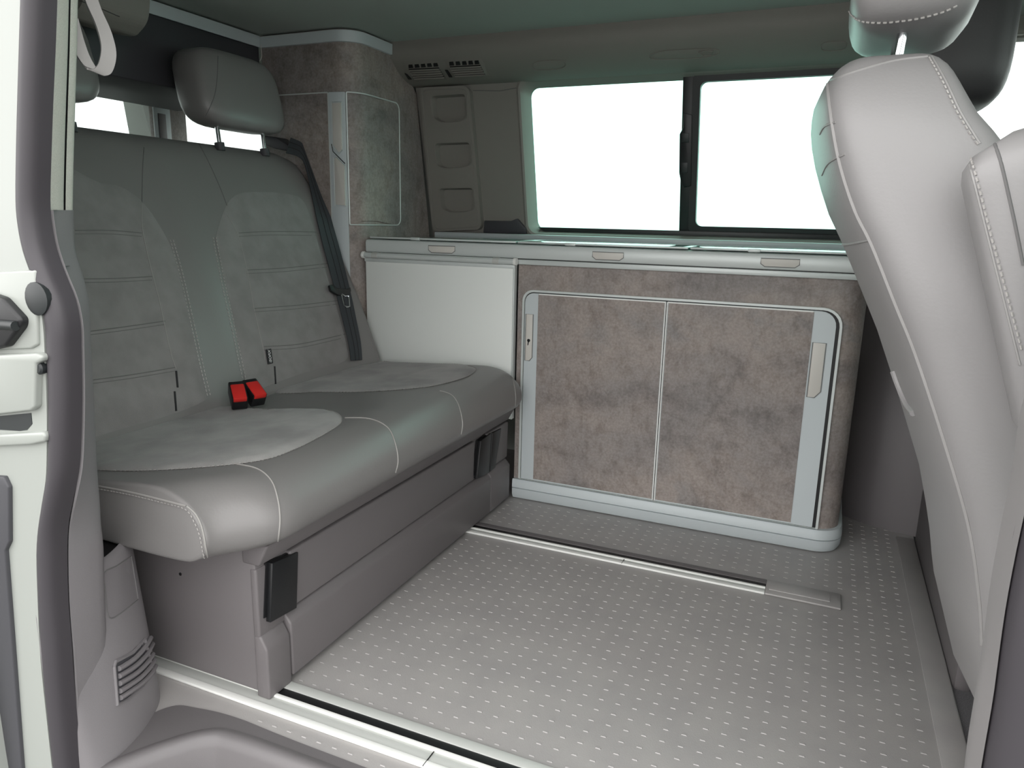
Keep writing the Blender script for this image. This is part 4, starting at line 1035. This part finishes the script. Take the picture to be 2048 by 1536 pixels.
# ================================================================== CAB: FRONT SEATS
def front_seat(label, dy, near):
    t = thing('front_seat', label, 'car seat', (1.15, -0.80 + dy, 0.0))
    D = V(0 if near else 0.13, dy, 0)
    bpx = [(1652, 150), (1662, 230), (1680, 330), (1708, 420), (1742, 492), (1790, 610), (1830, 710), (1885, 880), (1935, 1050), (1958, 1190), (1966, 1300)]
    pts = sorted([(lambda q: (q.z, q.x))(at(*p, 'Y', -1.005)) for p in bpx]); zs = [p[0] for p in pts]; xs = [p[1] for p in pts]
    zs = [0.20] + zs; xs = [xs[0] + 0.05] + xs
    ztop = 1.018; rows = []; NB = 10
    Z = [0.22 + (0.90 - 0.22) * k / 22 for k in range(23)] + [0.925, 0.945, 0.962, 0.977, 0.990, 1.000, 1.008, 1.013, 1.016]
    for z in Z:
        xb = interp(min(z, zs[-1]), zs, xs)
        th = interp(z, [0.22, 0.40, 0.6, 0.8, 0.9, 0.95], [0.22, 0.225, 0.22, 0.205, 0.18, 0.155])
        e = max(0.0, (z - 0.915) / (ztop - 0.915)); k = 1 - math.sqrt(max(0.0, 1 - e * e))
        hw = interp(z, [0.22, 0.45, 0.75, 0.95], [0.215, 0.235, 0.228, 0.20]) - 0.09 * k
        x0 = xb - 0.006 + 0.05 * k; x1 = xb + th - 0.045 * k
        hf = interp(z, [0.22, 0.45, 0.75, 0.95], [0.15, 0.185, 0.222, 0.20]) - 0.09 * k
        row = []
        for q in range(40):
            a = 2 * math.pi * q / 40
            cx_, sy_ = math.cos(a), math.sin(a)
            ex = math.copysign(abs(cx_) ** 0.36, cx_); ey = math.copysign(abs(sy_) ** 0.30, sy_)
            x = (x0 + x1) / 2 + (x1 - x0) / 2 * ex; y = (hw if ey < 0 else hf) * ey
            if cx_ > 0: x -= 0.035 * math.exp(-(y / 0.12) ** 2) * abs(ex)
            else: x -= 0.022 * math.exp(-(y / 0.14) ** 2) * abs(ex)
            row.append(V(x, -0.79 + y, z) + D)
        rows.append(row)
    bm = bmesh.new(); add_loft(bm, rows, closed=True, cap0=True, cap1=True)
    bk = link('backrest', bm, 'leather' if near else 'leather_far_shade', t, ang=70)
    # seat cushion and box
    bm = bmesh.new(); add_box(bm, (1.02, -1.03 + dy, 0.30), (1.52, -0.56 + dy, 0.42), 0.04, 4); link('seat_cushion', bm, 'leather' if near else 'leather_far_shade', t)
    bm = bmesh.new(); add_box(bm, (1.115, -1.00 + dy, -0.011), (1.48, -0.585 + dy, 0.298), 0.015, 3); link('seat_box', bm, 'plastic', t)
    hz = 1.052
    hd = headrest('head_restraint', -0.79 + dy, 0, (0.145, 0.27, 0.19) if near else (0.175, 0.30, 0.27), t, 'leather' if near else 'leather_far_shade', hz if near else 1.06, 0.85 if near else 0.985, lean=0.0)
    for q in (-0.06, 0.06):
        x_ = 0.835 if near else 0.945
        tube('post', [V(x_ + 0.008, -0.79 + q + dy, hz + 0.03), V(x_, -0.79 + q + dy, 0.985)], 0.006, 'chrome', hd, n=12)
    return t, bk, hd
fs, fbk, fhd = front_seat('light grey leather front seat with folded-up armrest beside the doorway', 0.0, True)
tf = bvh(fbk)
seam('edge_welt', tf, [(1655, 160), (1664, 240), (1681, 330), (1710, 420), (1745, 492), (1792, 610), (1832, 710), (1888, 880), (1937, 1050), (1958, 1190), (1964, 1290)], 'welt', fbk, r=0.0026, off=0.0)
seam('top_seam', tf, [(1662, 160), (1720, 140), (1790, 121), (1855, 113)], 'welt', fbk, r=0.0018, off=0.0)
stitches('side_stitching', tf, [(1858, 116), (1885, 165), (1912, 222), (1936, 262), (1952, 285)], 'thread', fbk, step=0.0065, ln=0.004, r=0.0010)
seam('side_seam', tf, [(1864, 113), (1892, 163), (1920, 222), (1944, 262), (1960, 287)], 'welt', fbk, r=0.0014, off=0.0)
for a in ([(1640, 268), (1650, 252), (1672, 244)], [(1644, 350), (1658, 325), (1690, 308)], [(1676, 482), (1690, 489), (1740, 480)]):
    seam('back_seam', tf, a, 'welt', fbk, r=0.0016, off=0.0)
# pocket lip on the seat back
lp_ = trace(tf, [(1788, 742), (1800, 775), (1815, 808), (1828, 826)], 0.001, 5)
if len(lp_) > 2: tube('pocket_lip', lp_, 0.0042, 'leather', fbk, n=8)
# armrest folded up along the side of the backrest
A0 = at(1960, 283, 'Y', -1.075); A1 = at(2080, 840, 'Y', -1.075)
ad = (A1 - A0); AL = ad.length; ad.normalize(); sx_ = V(0, -1, 0); fx_ = ad.cross(sx_).normalized(); fx_ = fx_ if fx_.x > 0 else -fx_
rows = []
for k in range(0, 25):
    s = AL * k / 24; e = min(1.0, s / 0.035); sc = math.sqrt(max(0.0, 1 - (1 - e) ** 2)) if e < 1 else 1.0; sc = max(sc, 0.12)
    row = []
    for q in range(28):
        a = 2 * math.pi * q / 28; c_, s_ = math.cos(a), math.sin(a)
        row.append(A0 + ad * s + fx_ * (0.033 + 0.054 * sc * math.copysign(abs(c_) ** 0.45, c_)) + sx_ * (0.030 * sc * math.copysign(abs(s_) ** 0.5, s_)))
    rows.append(row)
bm = bmesh.new(); add_loft(bm, rows, closed=True, cap0=True, cap1=True); arm = link('armrest', bm, 'leather', fs, ang=70)
tube('armrest_pivot', [A1 + fx_ * 0.03 - ad * 0.03 + V(0, 0.02, 0), A1 + fx_ * 0.03 - ad * 0.03 + V(0, 0.10, 0)], 0.02, 'leather', fs, n=16)
ta = bvh(arm)
seam('armrest_seam', ta, [(1932, 302), (1950, 370), (1975, 470), (2005, 590), (2040, 730)], 'welt', arm, r=0.0013, off=0.0)
stitches('armrest_stitching', ta, [(1942, 312), (1958, 370), (1983, 470), (2012, 580), (2044, 700)], 'thread', arm, step=0.0065, ln=0.004, r=0.0010)
seam('armrest_seam', ta, [(1988, 284), (2003, 330), (2028, 440), (2046, 530)], 'seam_dark', arm, r=0.0016, off=0.0)
thd = bvh(fhd)
stitches('head_stitching', thd, [(1694, 10), (1704, 30), (1725, 42), (1770, 44), (1830, 37), (1880, 25), (1915, 10)], 'thread', fhd, step=0.0065, ln=0.004, r=0.0010)
fs2, fbk2, fhd2 = front_seat('grey leather front seat, coloured darker for shade, on the far side of the cab, mostly hidden behind the nearer seat', 0.70, False)
tc2 = box('seat_console', (1.08, -0.50, -0.011), (1.11, 0.205, 0.20), 'plastic', fs2, r=0.01)

# ---- far B-pillar foot between cabinet and cab
pb = spline([V(0.80, 0.40, 0), V(0.90, 0.305, 0), V(0.955, 0.262, 0), V(1.0, 0.245, 0), V(1.08, 0.225, 0), V(1.14, 0.215, 0)], 5)
rows = [[V(p.x if z < 0.75 else max(0.992, min(p.x, 1.045)), p.y + (0.12 * smooth((z - 0.15) / 0.6)), z) for p in pb] for z in [0.0, 0.02, 0.1, 0.2, 0.3, 0.4, 0.5, 0.6, 0.7, 0.8, 1.0, 1.2, CEIL - 0.002]]
bm = bmesh.new(); add_loft(bm, rows); bpl = struct(link('trim_4', bm, 'plastic', ang=60))

# ---- near front pillar edge (cab side of the doorway)
fp = bpy.data.objects.new('trim_5', None); COL.objects.link(fp); fp.location = (0.95, -1.26, 0); fp['kind'] = 'structure'
EL = [(2160, 300), (2110, 600), (2048, 850), (2028, 990), (2004, 1100), (1984, 1213), (1967, 1313), (1956, 1370), (1934, 1520), (1922, 1620)]
ER = [(2190, 300), (2140, 600), (2076, 850), (2054, 990), (2031, 1100), (2010, 1213), (1994, 1330), (1985, 1398), (1961, 1536), (1950, 1620)]
a = spline([at(*p, 'Y', -1.255) for p in EL], 3); b = spline([at(*p, 'Y', -1.29) for p in ER], 3)
band('trim_edge', a, b, [(0.0, 0.0), (0.1, -0.004), (0.5, -0.006), (0.9, -0.006), (1.0, -0.001), (1.4, 0.02), (1.5, 0.05), (0.9, 0.05)], 'pillar_light', fp)
b2 = [p + V(0.060, -0.008, 0) for p in b]
ds2 = thing('door_seal', 'thick dark rubber door seal on the doorway edge beside the front seat', 'door seal', (b[-1].x, -1.3, 0))
band('bulb', b, b2, [(0.02 + 0.49 * (1 - math.cos(math.pi * k / 10)), -0.020 * math.sin(math.pi * k / 10) ** 0.8) for k in range(11)] + [(1.0, 0.014), (0.0, 0.014)], 'rubber_grey', ds2)
struct(prism('wall_body_front', [p + V(0.05, -0.030, 0) for p in b] + [V(1.5, -1.328, b[-1].z), V(1.5, -1.328, b[0].z)], (0, 0.02, 0), 'white_paint'))
# carpet beside the seat box
box('carpet_patch', (1.0785, -1.25, -0.0115), (1.114, -0.1, -0.004), 'carpet', floor)
# driver's sun visor / handle seen at the cab roof
vz = [at(*p, 'Y', 0.36) for p in ((1985, 52), (2010, 50), (2040, 56), (2055, 62), (2050, 67), (2010, 70), (1985, 68))]
tag(prism('sun_visor_mount', vz, (0, 0.02, 0), 'trim', r=0.003), 'pale visor mount above the cab side window', 'visor mount')
